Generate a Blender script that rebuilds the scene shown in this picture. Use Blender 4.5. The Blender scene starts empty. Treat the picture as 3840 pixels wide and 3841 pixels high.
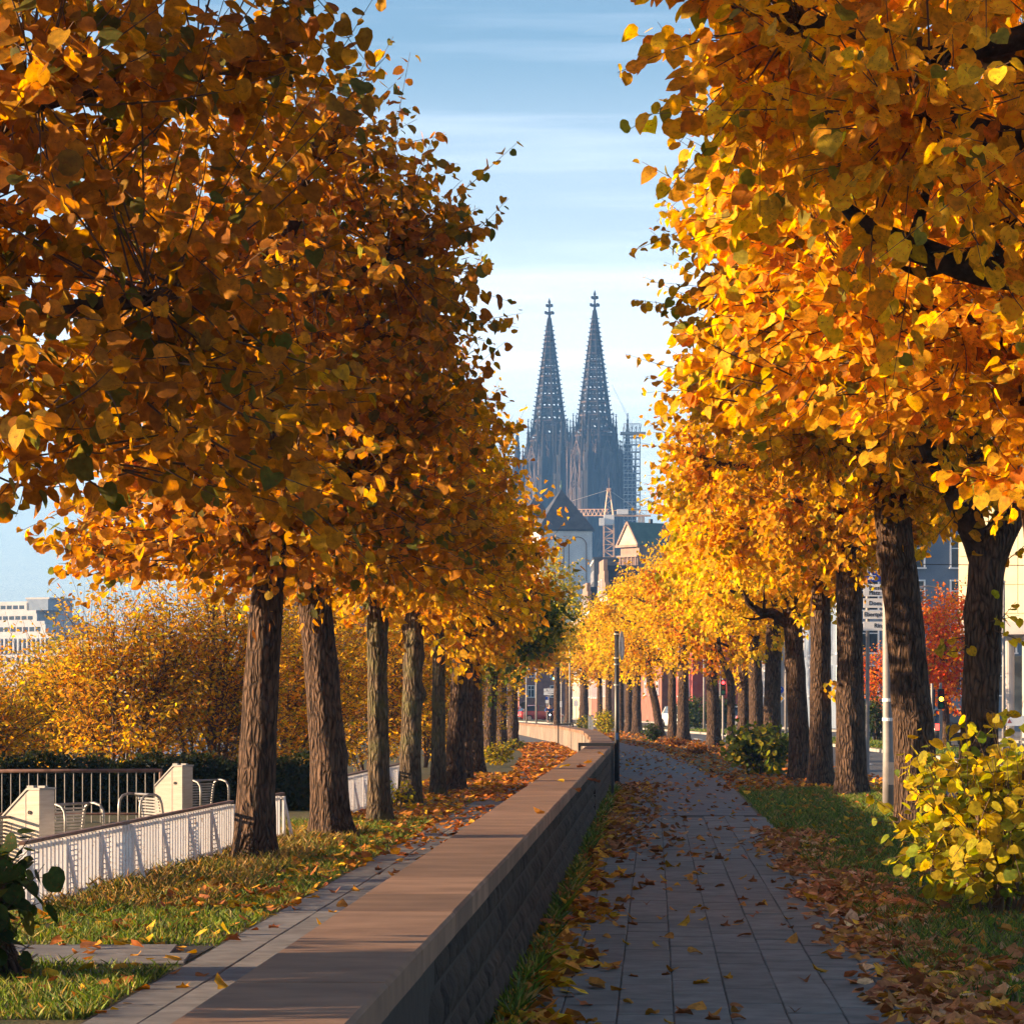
import bpy, math, random
import numpy as np
from mathutils import Vector, Matrix

# ------------------------------------------------------------------ camera, sky, sun, exposure
SC = bpy.context.scene
COL = SC.collection
F, CX, HY, H = 12300.0, 1920.0, 2630.0, 1.67      # focal length (px of a 3840 px frame), centre, horizon row, eye height

cam_d = bpy.data.cameras.new('camera')
cam = bpy.data.objects.new('camera', cam_d); COL.objects.link(cam)
cam.location = (0, 0, H); cam.rotation_euler = (math.radians(90), 0, 0)
cam_d.sensor_width = 36; cam_d.sensor_fit = 'HORIZONTAL'
cam_d.lens = 36 * F / 3840
cam_d.shift_y = (HY - 1920.5) / 3840
cam_d.clip_start = 0.5; cam_d.clip_end = 9000
cam_d.dof.use_dof = False
SC.camera = cam

SUN_EL, SUN_AZ = 11.0, -6.0       # elevation; degrees ahead of square-left
SUN_DIR = Vector((-math.cos(math.radians(SUN_EL)) * math.cos(math.radians(SUN_AZ)),
                  math.cos(math.radians(SUN_EL)) * math.sin(math.radians(SUN_AZ)),
                  math.sin(math.radians(SUN_EL))))
sl = bpy.data.lights.new('sun', 'SUN'); so = bpy.data.objects.new('sun', sl); COL.objects.link(so)
sl.energy = 5.0; sl.angle = math.radians(0.53); sl.color = (1.0, 0.70, 0.42)
so.location = (-60, 20, 40)
so.rotation_euler = SUN_DIR.to_track_quat('Z', 'Y').to_euler()

W = bpy.data.worlds.new('World'); SC.world = W; W.use_nodes = True
wn, wl = W.node_tree.nodes, W.node_tree.links
wn.clear()
sky = wn.new('ShaderNodeTexSky'); sky.sky_type = 'NISHITA'; sky.sun_disc = False
sky.sun_elevation = math.radians(SUN_EL)
sky.sun_rotation = math.radians(-(90 - SUN_AZ))
sky.altitude = 50; sky.air_density = 1.0; sky.dust_density = 0.6; sky.ozone_density = 2.6
bg = wn.new('ShaderNodeBackground'); bg.inputs[1].default_value = 0.056
out = wn.new('ShaderNodeOutputWorld')
tc = wn.new('ShaderNodeTexCoord')
mp = wn.new('ShaderNodeMapping'); mp.inputs['Scale'].default_value = (1.3, 1.3, 26); mp.inputs['Rotation'].default_value = (0.0, 0.03, 0); mp.inputs['Location'].default_value = (3.7, 1.2, 5.35)
nz = wn.new('ShaderNodeTexNoise'); nz.inputs['Scale'].default_value = 1.6; nz.inputs['Detail'].default_value = 5; nz.inputs['Roughness'].default_value = 0.55
rp = wn.new('ShaderNodeValToRGB'); rp.color_ramp.elements[0].position = 0.50; rp.color_ramp.elements[1].position = 0.78
rp.color_ramp.elements[0].color = (0, 0, 0, 1); rp.color_ramp.elements[1].color = (0.48, 0.48, 0.48, 1)
mx = wn.new('ShaderNodeMix'); mx.data_type = 'RGBA'
mx.inputs[7].default_value = (7.7, 8.1, 8.9, 1)      # thin sunlit cirrus
wl.new(tc.outputs['Generated'], mp.inputs[0]); wl.new(mp.outputs[0], nz.inputs['Vector']); wl.new(nz.outputs['Fac'], rp.inputs[0])
sx_ = wn.new('ShaderNodeSeparateXYZ'); wl.new(tc.outputs['Generated'], sx_.inputs[0])
veil = wn.new('ShaderNodeValToRGB'); cr_ = veil.color_ramp; cr_.interpolation = 'EASE'      # thin cirrostratus lying low all round the horizon
for k_, (p_, q_) in enumerate(((0.0, .16), (.06, .26), (.108, .56), (.15, .22), (.2, .0))):
    el_ = cr_.elements[k_] if k_ < 2 else cr_.elements.new(p_)
    el_.position = p_; el_.color = (q_, q_, q_, 1)
wl.new(sx_.outputs['Z'], veil.inputs[0])
vadd = wn.new('ShaderNodeMath'); vadd.operation = 'ADD'; vadd.use_clamp = True; wl.new(rp.outputs[0], vadd.inputs[0]); wl.new(veil.outputs[0], vadd.inputs[1]); wl.new(vadd.outputs[0], mx.inputs[0]); wl.new(sky.outputs[0], mx.inputs[6]); wl.new(mx.outputs[2], bg.inputs[0]); wl.new(bg.outputs[0], out.inputs[0])

vs = SC.view_settings
vs.view_transform = 'Standard'; vs.look = 'None'; vs.exposure = 2.05; vs.gamma = 1.0; vs.use_curve_mapping = False
SC.render.engine = 'CYCLES'
cy = SC.cycles
cy.max_bounces = 7; cy.diffuse_bounces = 5; cy.glossy_bounces = 2; cy.transmission_bounces = 4; cy.transparent_max_bounces = 6; cy.volume_bounces = 0
cy.use_denoising = True
try:
    cy.denoiser = 'OPENIMAGEDENOISE'; cy.denoising_input_passes = 'RGB_ALBEDO_NORMAL'; cy.denoising_prefilter = 'ACCURATE'
except Exception:
    pass
cy.sample_clamp_indirect = 6.0
cy.use_adaptive_sampling = True; cy.adaptive_threshold = 0.02

# ------------------------------------------------------------------ helpers
rng = np.random.default_rng(7)
random.seed(7)

def gnd(px, py, z=0.0):
    """point of the level z seen at a pixel of the photograph"""
    Y = F * (H - z) / (py - HY)
    return Vector(((px - CX) / F * Y, Y, z))

def at(px, py, Y):
    return Vector(((px - CX) / F * Y, Y, H - (py - HY) / F * Y))

_CY = [0, 66, 80, 101.7, 128, 164, 200, 300, 420, 700]
_CC = [0, 0, -.3, -.95, -2.5, -5.6, -9.5, -24, -43, -90]
def pathx(Y):
    return 0.04325 * Y + float(np.interp(Y, _CY, _CC))
def pathx_a(Y):
    return 0.04325 * Y + np.interp(Y, _CY, _CC)
def pt(xo, Y, z=0.0):
    return Vector((pathx(Y) + xo, Y, z))

def tag(o, label=None, cat=None, group=None, kind=None):
    if label: o['label'] = label
    if cat: o['category'] = cat
    if group: o['group'] = group
    if kind: o['kind'] = kind
    return o

def empty(name, loc, label=None, cat=None, group=None, rz=0.0):
    o = bpy.data.objects.new(name, None); COL.objects.link(o)
    o.location = loc; o.rotation_euler = (0, 0, rz); o.empty_display_size = 0.2
    return tag(o, label, cat, group)

def link(name, me, parent=None, loc=(0, 0, 0), rz=0.0, scale=None, mat=None):
    o = bpy.data.objects.new(name, me); COL.objects.link(o)
    o.location = loc; o.rotation_euler = (0, 0, rz)
    if scale is not None: o.scale = scale
    if parent is not None: o.parent = parent
    if mat is not None and not me.materials: me.materials.append(mat)
    return o

def copy_tree(o, parent=None):
    c = o.copy(); COL.objects.link(c); c.parent = parent
    for ch in o.children:
        copy_tree(ch, c)
    return c

class MB:
    """collects faces of one part"""
    def __init__(s): s.v = []; s.f = []; s.m = []; s.mi = 0
    def add(s, vs, fs):
        b = len(s.v); s.v.extend([tuple(p) for p in vs]); s.f.extend([tuple(i + b for i in f) for f in fs]); s.m.extend([s.mi] * len(fs)); return s
    def box(s, c, size, rz=0.0, tilt=None):
        x, y, z = [q / 2 for q in size]
        P = [Vector((i * x, j * y, k * z)) for k in (-1, 1) for j in (-1, 1) for i in (-1, 1)]
        R = Matrix.Rotation(rz, 3, 'Z')
        if tilt is not None: R = R @ tilt
        P = [R @ p + Vector(c) for p in P]
        return s.add(P, [(0, 2, 3, 1), (4, 5, 7, 6), (0, 1, 5, 4), (2, 6, 7, 3), (0, 4, 6, 2), (1, 3, 7, 5)])
    def prism(s, poly, z0, z1, top=1.0, ctr=None):
        n = len(poly); cx_ = sum(p[0] for p in poly) / n if ctr is None else ctr[0]; cy_ = sum(p[1] for p in poly) / n if ctr is None else ctr[1]
        P = [(p[0], p[1], z0) for p in poly] + [(cx_ + (p[0] - cx_) * top, cy_ + (p[1] - cy_) * top, z1) for p in poly]
        fs = [(i, (i + 1) % n, n + (i + 1) % n, n + i) for i in range(n)] + [tuple(range(n - 1, -1, -1)), tuple(range(n, 2 * n))]
        return s.add(P, fs)
    def ngon(s, c, r, n, z0, z1, top=1.0, rot=0.0):
        return s.prism([(c[0] + r * math.cos(rot + 2 * math.pi * i / n), c[1] + r * math.sin(rot + 2 * math.pi * i / n)) for i in range(n)], z0, z1, top, c)
    def bar(s, a, b, r, n=6, r2=None):
        a = Vector(a); b = Vector(b); d = (b - a)
        if d.length < 1e-6: return s
        q = d.to_track_quat('Z', 'Y'); r2 = r if r2 is None else r2
        P = []
        for p, rr in ((a, r), (b, r2)):
            for i in range(n):
                t = 2 * math.pi * (i + .5) / n
                P.append(p + q @ Vector((rr * math.cos(t), rr * math.sin(t), 0)))
        return s.add(P, [(i, (i + 1) % n, n + (i + 1) % n, n + i) for i in range(n)] + [tuple(range(n - 1, -1, -1)), tuple(range(n, 2 * n))])
    def tube(s, pts, rad, n=8, closed=False):
        pts = [Vector(p) for p in pts]; m = len(pts)
        rad = [rad] * m if isinstance(rad, (int, float)) else list(rad)
        P = []; up = None
        for i, p in enumerate(pts):
            d = (pts[min(i + 1, m - 1)] - pts[max(i - 1, 0)]).normalized()
            if up is None:
                up = d.orthogonal().normalized()
            up = (up - d * up.dot(d)); up = up.normalized() if up.length > 1e-6 else d.orthogonal().normalized()
            w = d.cross(up)
            for k in range(n):
                t = 2 * math.pi * k / n
                P.append(p + (up * math.cos(t) + w * math.sin(t)) * rad[i])
        fs = [(i * n + k, i * n + (k + 1) % n, (i + 1) * n + (k + 1) % n, (i + 1) * n + k) for i in range(m - 1) for k in range(n)]
        fs += [tuple(range(n - 1, -1, -1)), tuple((m - 1) * n + k for k in range(n))]
        return s.add(P, fs)
    def disc(s, c, r, nrm, n=20, th=0.01):
        c = Vector(c); nrm = Vector(nrm).normalized()
        return s.bar(c - nrm * th / 2, c + nrm * th / 2, r, n)
    def poly_ext(s, pts2, origin, ux, uy, nrm, th):
        """flat outline in the plane (ux, uy), given thickness along nrm"""
        o = Vector(origin); ux = Vector(ux); uy = Vector(uy); nrm = Vector(nrm)
        n = len(pts2)
        P = [o + ux * a + uy * b for a, b in pts2] + [o + ux * a + uy * b + nrm * th for a, b in pts2]
        return s.add(P, [tuple(range(n - 1, -1, -1)), tuple(range(n, 2 * n))] + [(i, (i + 1) % n, n + (i + 1) % n, n + i) for i in range(n)])
    def mesh(s, name, mats=None, smooth=False):
        me = bpy.data.meshes.new(name); me.from_pydata(s.v, [], s.f); me.update()
        for m in (mats if isinstance(mats, (list, tuple)) else [mats]):
            if m is not None: me.materials.append(m)
        if any(s.m): me.polygons.foreach_set('material_index', s.m)
        if smooth: me.polygons.foreach_set('use_smooth', [True] * len(me.polygons))
        return me
    def build(s, name, mat, parent=None, loc=(0, 0, 0), smooth=False, rz=0.0):
        return link(name, s.mesh(name, mat, smooth), parent, loc, rz)

def np_mesh(name, co, faces, mat, smooth=False, col=None):
    """co (n,3), faces (m,k) all the same size"""
    me = bpy.data.meshes.new(name)
    n, (m, k) = len(co), faces.shape
    me.vertices.add(n); me.vertices.foreach_set('co', np.ascontiguousarray(co, dtype=np.float32).ravel())
    me.loops.add(m * k); me.loops.foreach_set('vertex_index', np.ascontiguousarray(faces, dtype=np.int32).ravel())
    me.polygons.add(m); me.polygons.foreach_set('loop_start', np.arange(0, m * k, k, dtype=np.int32))
    try: me.polygons.foreach_set('loop_total', np.full(m, k, dtype=np.int32))
    except Exception: pass
    if smooth: me.polygons.foreach_set('use_smooth', np.ones(m, dtype=bool))
    me.update(calc_edges=True)
    if col is not None:
        a = me.attributes.new('tint', 'FLOAT_COLOR', 'POINT')
        a.data.foreach_set('color', np.ascontiguousarray(np.concatenate([col, np.ones((n, 1))], 1), dtype=np.float32).ravel())
    if mat is not None: me.materials.append(mat)
    return me

# ------------------------------------------------------------------ materials
def _lin(c):
    return tuple(c) + (1,) if len(c) == 3 else tuple(c)

def mat(name, col, col2=None, rough=0.8, scale=8.0, stretch=(1, 1, 1), detail=5.0, bump=0.0, bscale=None, spec=0.3, metal=0.0, lo=0.35, hi=0.65, rnd=0.0, coords='Object', bdist=0.02):
    m = bpy.data.materials.new(name); m.use_nodes = True
    nt = m.node_tree; N, L = nt.nodes, nt.links; b = N['Principled BSDF']
    b.inputs['Roughness'].default_value = rough; b.inputs['Metallic'].default_value = metal
    b.inputs['Specular IOR Level'].default_value = spec
    if col2 is None and not bump and not rnd:
        b.inputs['Base Color'].default_value = _lin(col); return m
    t = N.new('ShaderNodeTexCoord'); mpn = N.new('ShaderNodeMapping'); mpn.inputs['Scale'].default_value = stretch
    L.new(t.outputs[coords], mpn.inputs[0])
    oi = None
    if rnd:
        oi = N.new('ShaderNodeObjectInfo')
        ad = N.new('ShaderNodeVectorMath'); ad.operation = 'ADD'
        sc = N.new('ShaderNodeMath'); sc.operation = 'MULTIPLY'; sc.inputs[1].default_value = 37.0
        L.new(oi.outputs['Random'], sc.inputs[0]); L.new(mpn.outputs[0], ad.inputs[0]); L.new(sc.outputs[0], ad.inputs[1])
        vec = ad.outputs[0]
    else:
        vec = mpn.outputs[0]
    nzn = N.new('ShaderNodeTexNoise'); nzn.inputs['Scale'].default_value = scale; nzn.inputs['Detail'].default_value = detail; nzn.inputs['Roughness'].default_value = 0.6
    L.new(vec, nzn.inputs['Vector'])
    r = N.new('ShaderNodeValToRGB'); r.color_ramp.elements[0].position = lo; r.color_ramp.elements[1].position = hi
    r.color_ramp.elements[0].color = _lin(col); r.color_ramp.elements[1].color = _lin(col2 or col)
    L.new(nzn.outputs['Fac'], r.inputs[0]); c_out = r.outputs[0]
    if rnd:
        mr = N.new('ShaderNodeMapRange'); mr.inputs['To Min'].default_value = 1 - rnd; mr.inputs['To Max'].default_value = 1 + rnd
        L.new(oi.outputs['Random'], mr.inputs['Value'])
        mm = N.new('ShaderNodeVectorMath'); mm.operation = 'SCALE'; L.new(c_out, mm.inputs[0]); L.new(mr.outputs[0], mm.inputs['Scale']); c_out = mm.outputs[0]
    L.new(c_out, b.inputs['Base Color'])
    if bump:
        n2 = nzn
        if bscale:
            n2 = N.new('ShaderNodeTexNoise'); n2.inputs['Scale'].default_value = bscale; n2.inputs['Detail'].default_value = 6; L.new(vec, n2.inputs['Vector'])
        bp = N.new('ShaderNodeBump'); bp.inputs['Strength'].default_value = bump; bp.inputs['Distance'].default_value = bdist
        L.new(n2.outputs['Fac'], bp.inputs['Height']); L.new(bp.outputs[0], b.inputs['Normal'])
    return m

def leaf_mat(name, trans=0.45, rough=0.55, spec=0.25, vein=True):
    m = bpy.data.materials.new(name); m.use_nodes = True
    N, L = m.node_tree.nodes, m.node_tree.links; b = N['Principled BSDF']; o = N['Material Output']
    a = N.new('ShaderNodeAttribute'); a.attribute_name = 'tint'
    t = N.new('ShaderNodeNewGeometry'); nzn = N.new('ShaderNodeTexNoise'); nzn.inputs['Scale'].default_value = 24; nzn.inputs['Detail'].default_value = 3
    L.new(t.outputs['Position'], nzn.inputs['Vector'])
    mr = N.new('ShaderNodeMapRange'); mr.inputs['From Min'].default_value = 0.3; mr.inputs['From Max'].default_value = 0.7; mr.inputs['To Min'].default_value = 0.62; mr.inputs['To Max'].default_value = 1.2
    L.new(nzn.outputs['Fac'], mr.inputs['Value'])
    n2 = N.new('ShaderNodeTexNoise'); n2.inputs['Scale'].default_value = 58; n2.inputs['Detail'].default_value = 2; L.new(t.outputs['Position'], n2.inputs['Vector'])
    sp = N.new('ShaderNodeMapRange'); sp.inputs['From Min'].default_value = 0.60; sp.inputs['From Max'].default_value = 0.68; sp.inputs['To Max'].default_value = 0.6; L.new(n2.outputs['Fac'], sp.inputs['Value'])
    mxs = N.new('ShaderNodeMix'); mxs.data_type = 'RGBA'; mxs.inputs[7].default_value = (.17, .06, .014, 1)      # brown spots of the ageing leaf
    L.new(sp.outputs[0], mxs.inputs[0]); L.new(a.outputs['Color'], mxs.inputs[6])
    mm = N.new('ShaderNodeVectorMath'); mm.operation = 'SCALE'; L.new(mxs.outputs[2], mm.inputs[0]); L.new(mr.outputs[0], mm.inputs['Scale'])
    L.new(mm.outputs[0], b.inputs['Base Color']); b.inputs['Roughness'].default_value = rough; b.inputs['Specular IOR Level'].default_value = spec
    tr = N.new('ShaderNodeBsdfTranslucent')
    hs = N.new('ShaderNodeHueSaturation'); hs.inputs['Saturation'].default_value = 1.1; hs.inputs['Value'].default_value = 1.6
    L.new(mm.outputs[0], hs.inputs['Color']); L.new(hs.outputs[0], tr.inputs['Color'])
    ms = N.new('ShaderNodeMixShader'); ms.inputs[0].default_value = trans
    L.new(b.outputs[0], ms.inputs[1]); L.new(tr.outputs[0], ms.inputs[2]); L.new(ms.outputs[0], o.inputs['Surface'])
    return m

def bark_mat(name, dark, light, moss=0.0):
    m = bpy.data.materials.new(name); m.use_nodes = True
    N, L = m.node_tree.nodes, m.node_tree.links; b = N['Principled BSDF']
    b.inputs['Roughness'].default_value = 0.9; b.inputs['Specular IOR Level'].default_value = 0.15
    t = N.new('ShaderNodeTexCoord')
    mpn = N.new('ShaderNodeMapping'); mpn.inputs['Scale'].default_value = (1, 1, 0.2); L.new(t.outputs['Object'], mpn.inputs[0])
    n0 = N.new('ShaderNodeTexNoise'); n0.inputs['Scale'].default_value = 3; L.new(t.outputs['Object'], n0.inputs['Vector'])
    av = N.new('ShaderNodeVectorMath'); av.operation = 'MULTIPLY_ADD'; av.inputs[1].default_value = (0.12, 0.12, 0.05)
    L.new(n0.outputs['Color'], av.inputs[0]); L.new(mpn.outputs[0], av.inputs[2])
    vo = N.new('ShaderNodeTexVoronoi'); vo.inputs['Scale'].default_value = 22; vo.feature = 'DISTANCE_TO_EDGE'; L.new(av.outputs[0], vo.inputs['Vector'])
    n1 = N.new('ShaderNodeTexNoise'); n1.inputs['Scale'].default_value = 26; n1.inputs['Detail'].default_value = 8; L.new(av.outputs[0], n1.inputs['Vector'])
    ad = N.new('ShaderNodeMath'); ad.operation = 'MULTIPLY_ADD'; ad.inputs[1].default_value = 1.6; L.new(vo.outputs['Distance'], ad.inputs[0]); L.new(n1.outputs['Fac'], ad.inputs[2])
    r = N.new('ShaderNodeValToRGB'); r.color_ramp.elements[0].position = 0.38; r.color_ramp.elements[1].position = 0.95
    r.color_ramp.elements[0].color = _lin(dark); r.color_ramp.elements[1].color = _lin(light); L.new(ad.outputs[0], r.inputs[0])
    cout = r.outputs[0]
    if moss:
        n3 = N.new('ShaderNodeTexNoise'); n3.inputs['Scale'].default_value = 2.2; n3.inputs['Detail'].default_value = 6; L.new(t.outputs['Object'], n3.inputs['Vector'])
        r3 = N.new('ShaderNodeValToRGB'); r3.color_ramp.elements[0].position = 0.5; r3.color_ramp.elements[1].position = 0.68
        r3.color_ramp.elements[1].color = (moss, moss, moss, 1); L.new(n3.outputs['Fac'], r3.inputs[0])
        mxn = N.new('ShaderNodeMix'); mxn.data_type = 'RGBA'; mxn.inputs[7].default_value = (0.11, 0.11, 0.04, 1)
        L.new(r3.outputs[0], mxn.inputs[0]); L.new(cout, mxn.inputs[6]); cout = mxn.outputs[2]
    L.new(cout, b.inputs['Base Color'])
    bp = N.new('ShaderNodeBump'); bp.inputs['Strength'].default_value = 1.0; bp.inputs['Distance'].default_value = 0.06
    L.new(ad.outputs[0], bp.inputs['Height']); L.new(bp.outputs[0], b.inputs['Normal'])
    return m

def glow(name, col, s):
    m = bpy.data.materials.new(name); m.use_nodes = True; b = m.node_tree.nodes['Principled BSDF']
    b.inputs['Base Color'].default_value = _lin(col); b.inputs['Emission Color'].default_value = _lin(col); b.inputs['Emission Strength'].default_value = s
    return m

M = {}
M['leaf'] = leaf_mat('leaf', 0.54, 0.65, 0.12)
M['litter'] = leaf_mat('dry_leaf', 0.15, 0.85, 0.05)
M['needle'] = leaf_mat('small_leaf', 0.4)
M['grass'] = leaf_mat('grass_blade', 0.3, 0.6, 0.2)
M['bark'] = bark_mat('bark', (0.013, 0.009, 0.0065), (0.118, 0.071, 0.046))
M['bark_moss'] = bark_mat('mossy_bark', (0.02, 0.015, 0.010), (0.14, 0.098, 0.06), 0.8)
M['limb'] = mat('limb_bark', (0.018, 0.012, 0.009), (0.075, 0.047, 0.032), rough=0.9, scale=9, bump=0.9, bscale=24, bdist=0.04, spec=0.1)
M['twig'] = mat('twig', (0.06, 0.035, 0.02), (0.12, 0.07, 0.04), rough=0.8, scale=20)
M['ground'] = mat('earth', (0.05, 0.06, 0.018), (0.12, 0.085, 0.035), scale=3.0, bump=0.5, bscale=25)
M['verge'] = mat('verge_soil', (0.035, 0.05, 0.012), (0.11, 0.075, 0.03), scale=4.0, bump=0.6, bscale=30)
M['joint'] = mat('joint_soil', (0.018, 0.017, 0.015), (0.035, 0.033, 0.025), scale=14, bump=0.3)
M['slab'] = mat('concrete_slab', (0.108, 0.109, 0.099), (0.17, 0.171, 0.156), rough=0.85, scale=5, rnd=0.14, bump=0.25, bscale=160, bdist=0.004)
M['slab_l'] = mat('pale_slab', (0.115, 0.11, 0.108), (0.185, 0.176, 0.17), rough=0.85, scale=5, rnd=0.14, bump=0.25, bscale=160, bdist=0.004)
M['asphalt'] = mat('asphalt', (0.055, 0.057, 0.062), (0.095, 0.095, 0.098), scale=2.5, bump=0.3, bscale=120, bdist=0.006)
M['path_far'] = mat('path_asphalt', (0.075, 0.077, 0.082), (0.125, 0.122, 0.12), scale=2.0, bump=0.3, bscale=120, bdist=0.006)
M['kerb'] = mat('kerb_stone', (0.2, 0.19, 0.17), (0.32, 0.3, 0.27), scale=6, rnd=0.1, bump=0.2)
M['coping'] = mat('sandstone_coping', (0.135, 0.072, 0.041), (0.25, 0.142, 0.084), rough=0.8, scale=2.6, stretch=(0.8, 1.3, 1), detail=9, lo=0.32, hi=0.68, rnd=0.22, bump=0.4, bscale=60, bdist=0.006)
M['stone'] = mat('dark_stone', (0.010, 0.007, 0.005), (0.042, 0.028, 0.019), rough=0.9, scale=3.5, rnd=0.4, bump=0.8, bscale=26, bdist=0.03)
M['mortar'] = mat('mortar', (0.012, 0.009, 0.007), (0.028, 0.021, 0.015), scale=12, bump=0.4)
M['panel'] = mat('wall_panel', (0.13, 0.095, 0.07), (0.23, 0.18, 0.14), scale=2.5, stretch=(1, 1, .5), rnd=0.12, bump=0.3, bscale=40)
M['white'] = mat('white_paint', (0.72, 0.71, 0.70), (0.82, 0.80, 0.79), rough=0.5, scale=9, lo=.3, hi=.5)
M['white_worn'] = mat('worn_white_paint', (0.42, 0.33, 0.27), (0.8, 0.78, 0.77), rough=0.55, scale=14, lo=0.28, hi=0.42, rnd=0.06)
M['line'] = mat('road_paint', (0.5, 0.5, 0.5), (0.75, 0.75, 0.74), rough=0.7, scale=12)
M['brownrail'] = mat('brown_rail', (0.10, 0.05, 0.035), (0.20, 0.11, 0.08), rough=0.55, scale=10)
M['steel'] = mat('brushed_steel', (0.34, 0.29, 0.24), (0.42, 0.36, 0.30), rough=0.42, metal=0.35, scale=4, stretch=(1, 1, 12))
M['steel_dk'] = mat('dull_steel', (0.20, 0.19, 0.18), (0.3, 0.28, 0.26), rough=0.45, metal=0.7, scale=8)
M['black'] = mat('black_metal', (0.016, 0.016, 0.018), (0.03, 0.03, 0.03), rough=0.4, scale=10, spec=0.5)
M['grey'] = mat('grey_metal', (0.32, 0.32, 0.33), (0.42, 0.42, 0.42), rough=0.5, scale=6)
M['greypole'] = mat('galvanised_pole', (0.19, 0.175, 0.17), (0.26, 0.24, 0.235), rough=0.55, metal=0.1, scale=5, bump=0.1)
M['hedgecore'] = mat('hedge_core', (0.006, 0.009, 0.004), (0.012, 0.016, 0.006), scale=10)
M['blue'] = mat('sign_blue', (0.01, 0.05, 0.33), rough=0.4)
M['ink'] = mat('sign_ink', (0.012, 0.012, 0.014), rough=0.6)
M['signwhite'] = mat('sign_white', (0.74, 0.75, 0.76), rough=0.45)
M['cath'] = mat('cathedral_stone', (0.004, 0.004, 0.006), (0.024, 0.02, 0.019), rough=0.9, scale=0.30, stretch=(1, 1, 0.3), lo=0.38, hi=0.72, detail=8)
M['cath_sunlit'] = mat('cathedral_stone_sunlit', (0.014, 0.012, 0.012), (0.13, 0.092, 0.078), rough=0.9, scale=0.35, stretch=(1, 1, 0.3), lo=0.35, hi=0.7)  # detail stone made paler and pinkish: sunlit look painted into the colour
M['cath_win'] = mat('cathedral_glass', (0.010, 0.011, 0.014), rough=0.3)
M['slate'] = mat('slate', (0.035, 0.037, 0.045), (0.06, 0.062, 0.07), rough=0.6, scale=0.8, detail=8)
M['tower_w'] = mat('pale_tower', (0.66, 0.63, 0.6), (0.78, 0.75, 0.71), scale=0.6, detail=7)
M['copper'] = mat('green_copper', (0.06, 0.11, 0.09), (0.09, 0.15, 0.12), rough=0.6, scale=0.8)
M['ochre'] = mat('ochre_stone', (0.40, 0.30, 0.2), (0.52, 0.4, 0.28), scale=0.7)
M['pink'] = mat('pink_stone', (0.20, 0.125, 0.095), (0.30, 0.20, 0.155), scale=0.8)
M['brick'] = mat('brick', (0.17, 0.065, 0.045), (0.27, 0.11, 0.075), scale=1.5, bump=0.2, bscale=20)
M['redwall'] = mat('red_plaster', (0.30, 0.055, 0.045), (0.38, 0.08, 0.065), scale=1.0)
M['cream'] = mat('cream_panel', (0.62, 0.52, 0.33), (0.68, 0.58, 0.39), rough=0.5, scale=1.0, rnd=0.05)
M['greywall'] = mat('grey_plaster', (0.34, 0.31, 0.30), (0.42, 0.39, 0.37), scale=1.0)
M['whitewall'] = mat('white_plaster', (0.6, 0.57, 0.54), (0.7, 0.67, 0.63), scale=0.8)
M['office'] = mat('pale_office', (0.34, 0.345, 0.36), (0.42, 0.425, 0.44), scale=0.5)
M['rooftile'] = mat('roof_tile', (0.10, 0.07, 0.055), (0.16, 0.11, 0.085), scale=2.0)
M['glass'] = mat('window_glass', (0.03, 0.04, 0.055), rough=0.12, spec=0.6)
M['bluefacade'] = mat('blue_facade', (0.13, 0.17, 0.23), (0.18, 0.22, 0.28), rough=0.3, scale=0.5)
M['bluebox'] = mat('blue_panel', (0.03, 0.09, 0.25), rough=0.4)
M['dark'] = mat('dark_void', (0.012, 0.012, 0.014), rough=0.6)
M['crane_y'] = mat('crane_paint', (0.55, 0.33, 0.2), (0.68, 0.45, 0.32), rough=0.5, scale=2)
M['crane_w'] = mat('crane_white', (0.7, 0.68, 0.66), rough=0.5)
M['rubber'] = mat('rubber', (0.015, 0.015, 0.016), rough=0.8)

# ------------------------------------------------------------------ ground, paths, road
def ribbon(name, x0, x1, Y0, Y1, z, m, th=0.0, step=4.0, kind='structure', z_fn=None):
    n = max(2, int((Y1 - Y0) / step) + 1); Ys = np.linspace(Y0, Y1, n); v = []; f = []
    for Y in Ys:
        px = pathx(Y); zz = z if z_fn is None else z_fn(Y)
        v += [(px + x0, Y, zz), (px + x1, Y, zz)]
        if th: v += [(px + x0, Y, zz - th), (px + x1, Y, zz - th)]
    k = 4 if th else 2
    for i in range(n - 1):
        a, b = i * k, (i + 1) * k
        f.append((a, a + 1, b + 1, b))
        if th: f += [(a + 2, a, b, b + 2), (a + 1, a + 3, b + 3, b + 1)]
    if th: f += [(0, 2, 3, 1), ((n - 1) * k, (n - 1) * k + 1, (n - 1) * k + 3, (n - 1) * k + 2)]
    me = bpy.data.meshes.new(name); me.from_pydata(v, [], f); me.update(); me.materials.append(m)
    o = link(name, me); tag(o, kind=kind); return o

# one sheet of ground to the horizon, dipping into the river bed beside the promenade
gx = [-2600, -1200, -330, -320, -40, -22, -13, -9, -4, 0, 6, 15, 40, 120, 600, 2600]
gy = [-400, -60, 0, 30, 60, 100, 160, 240, 330, 430, 520, 560, 800, 1500, 2200, 3000]
gv = []
for y in gy:
    for x in gx:
        xr = x - (pathx(y) - 0.04325 * y if 0 < y < 700 else 0)
        zz = -0.17
        if -60 < y < 540 and -325 < x < -13: zz = -7.0 if x < -20 else -3.0
        gv.append((xr if -30 < x < 50 else x, y, zz))
gf = [(j * len(gx) + i, j * len(gx) + i + 1, (j + 1) * len(gx) + i + 1, (j + 1) * len(gx) + i) for j in range(len(gy) - 1) for i in range(len(gx) - 1)]
me = bpy.data.meshes.new('ground'); me.from_pydata(gv, [], gf); me.update(); me.materials.append(M['ground'])
tag(link('ground', me), kind='structure')
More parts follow.
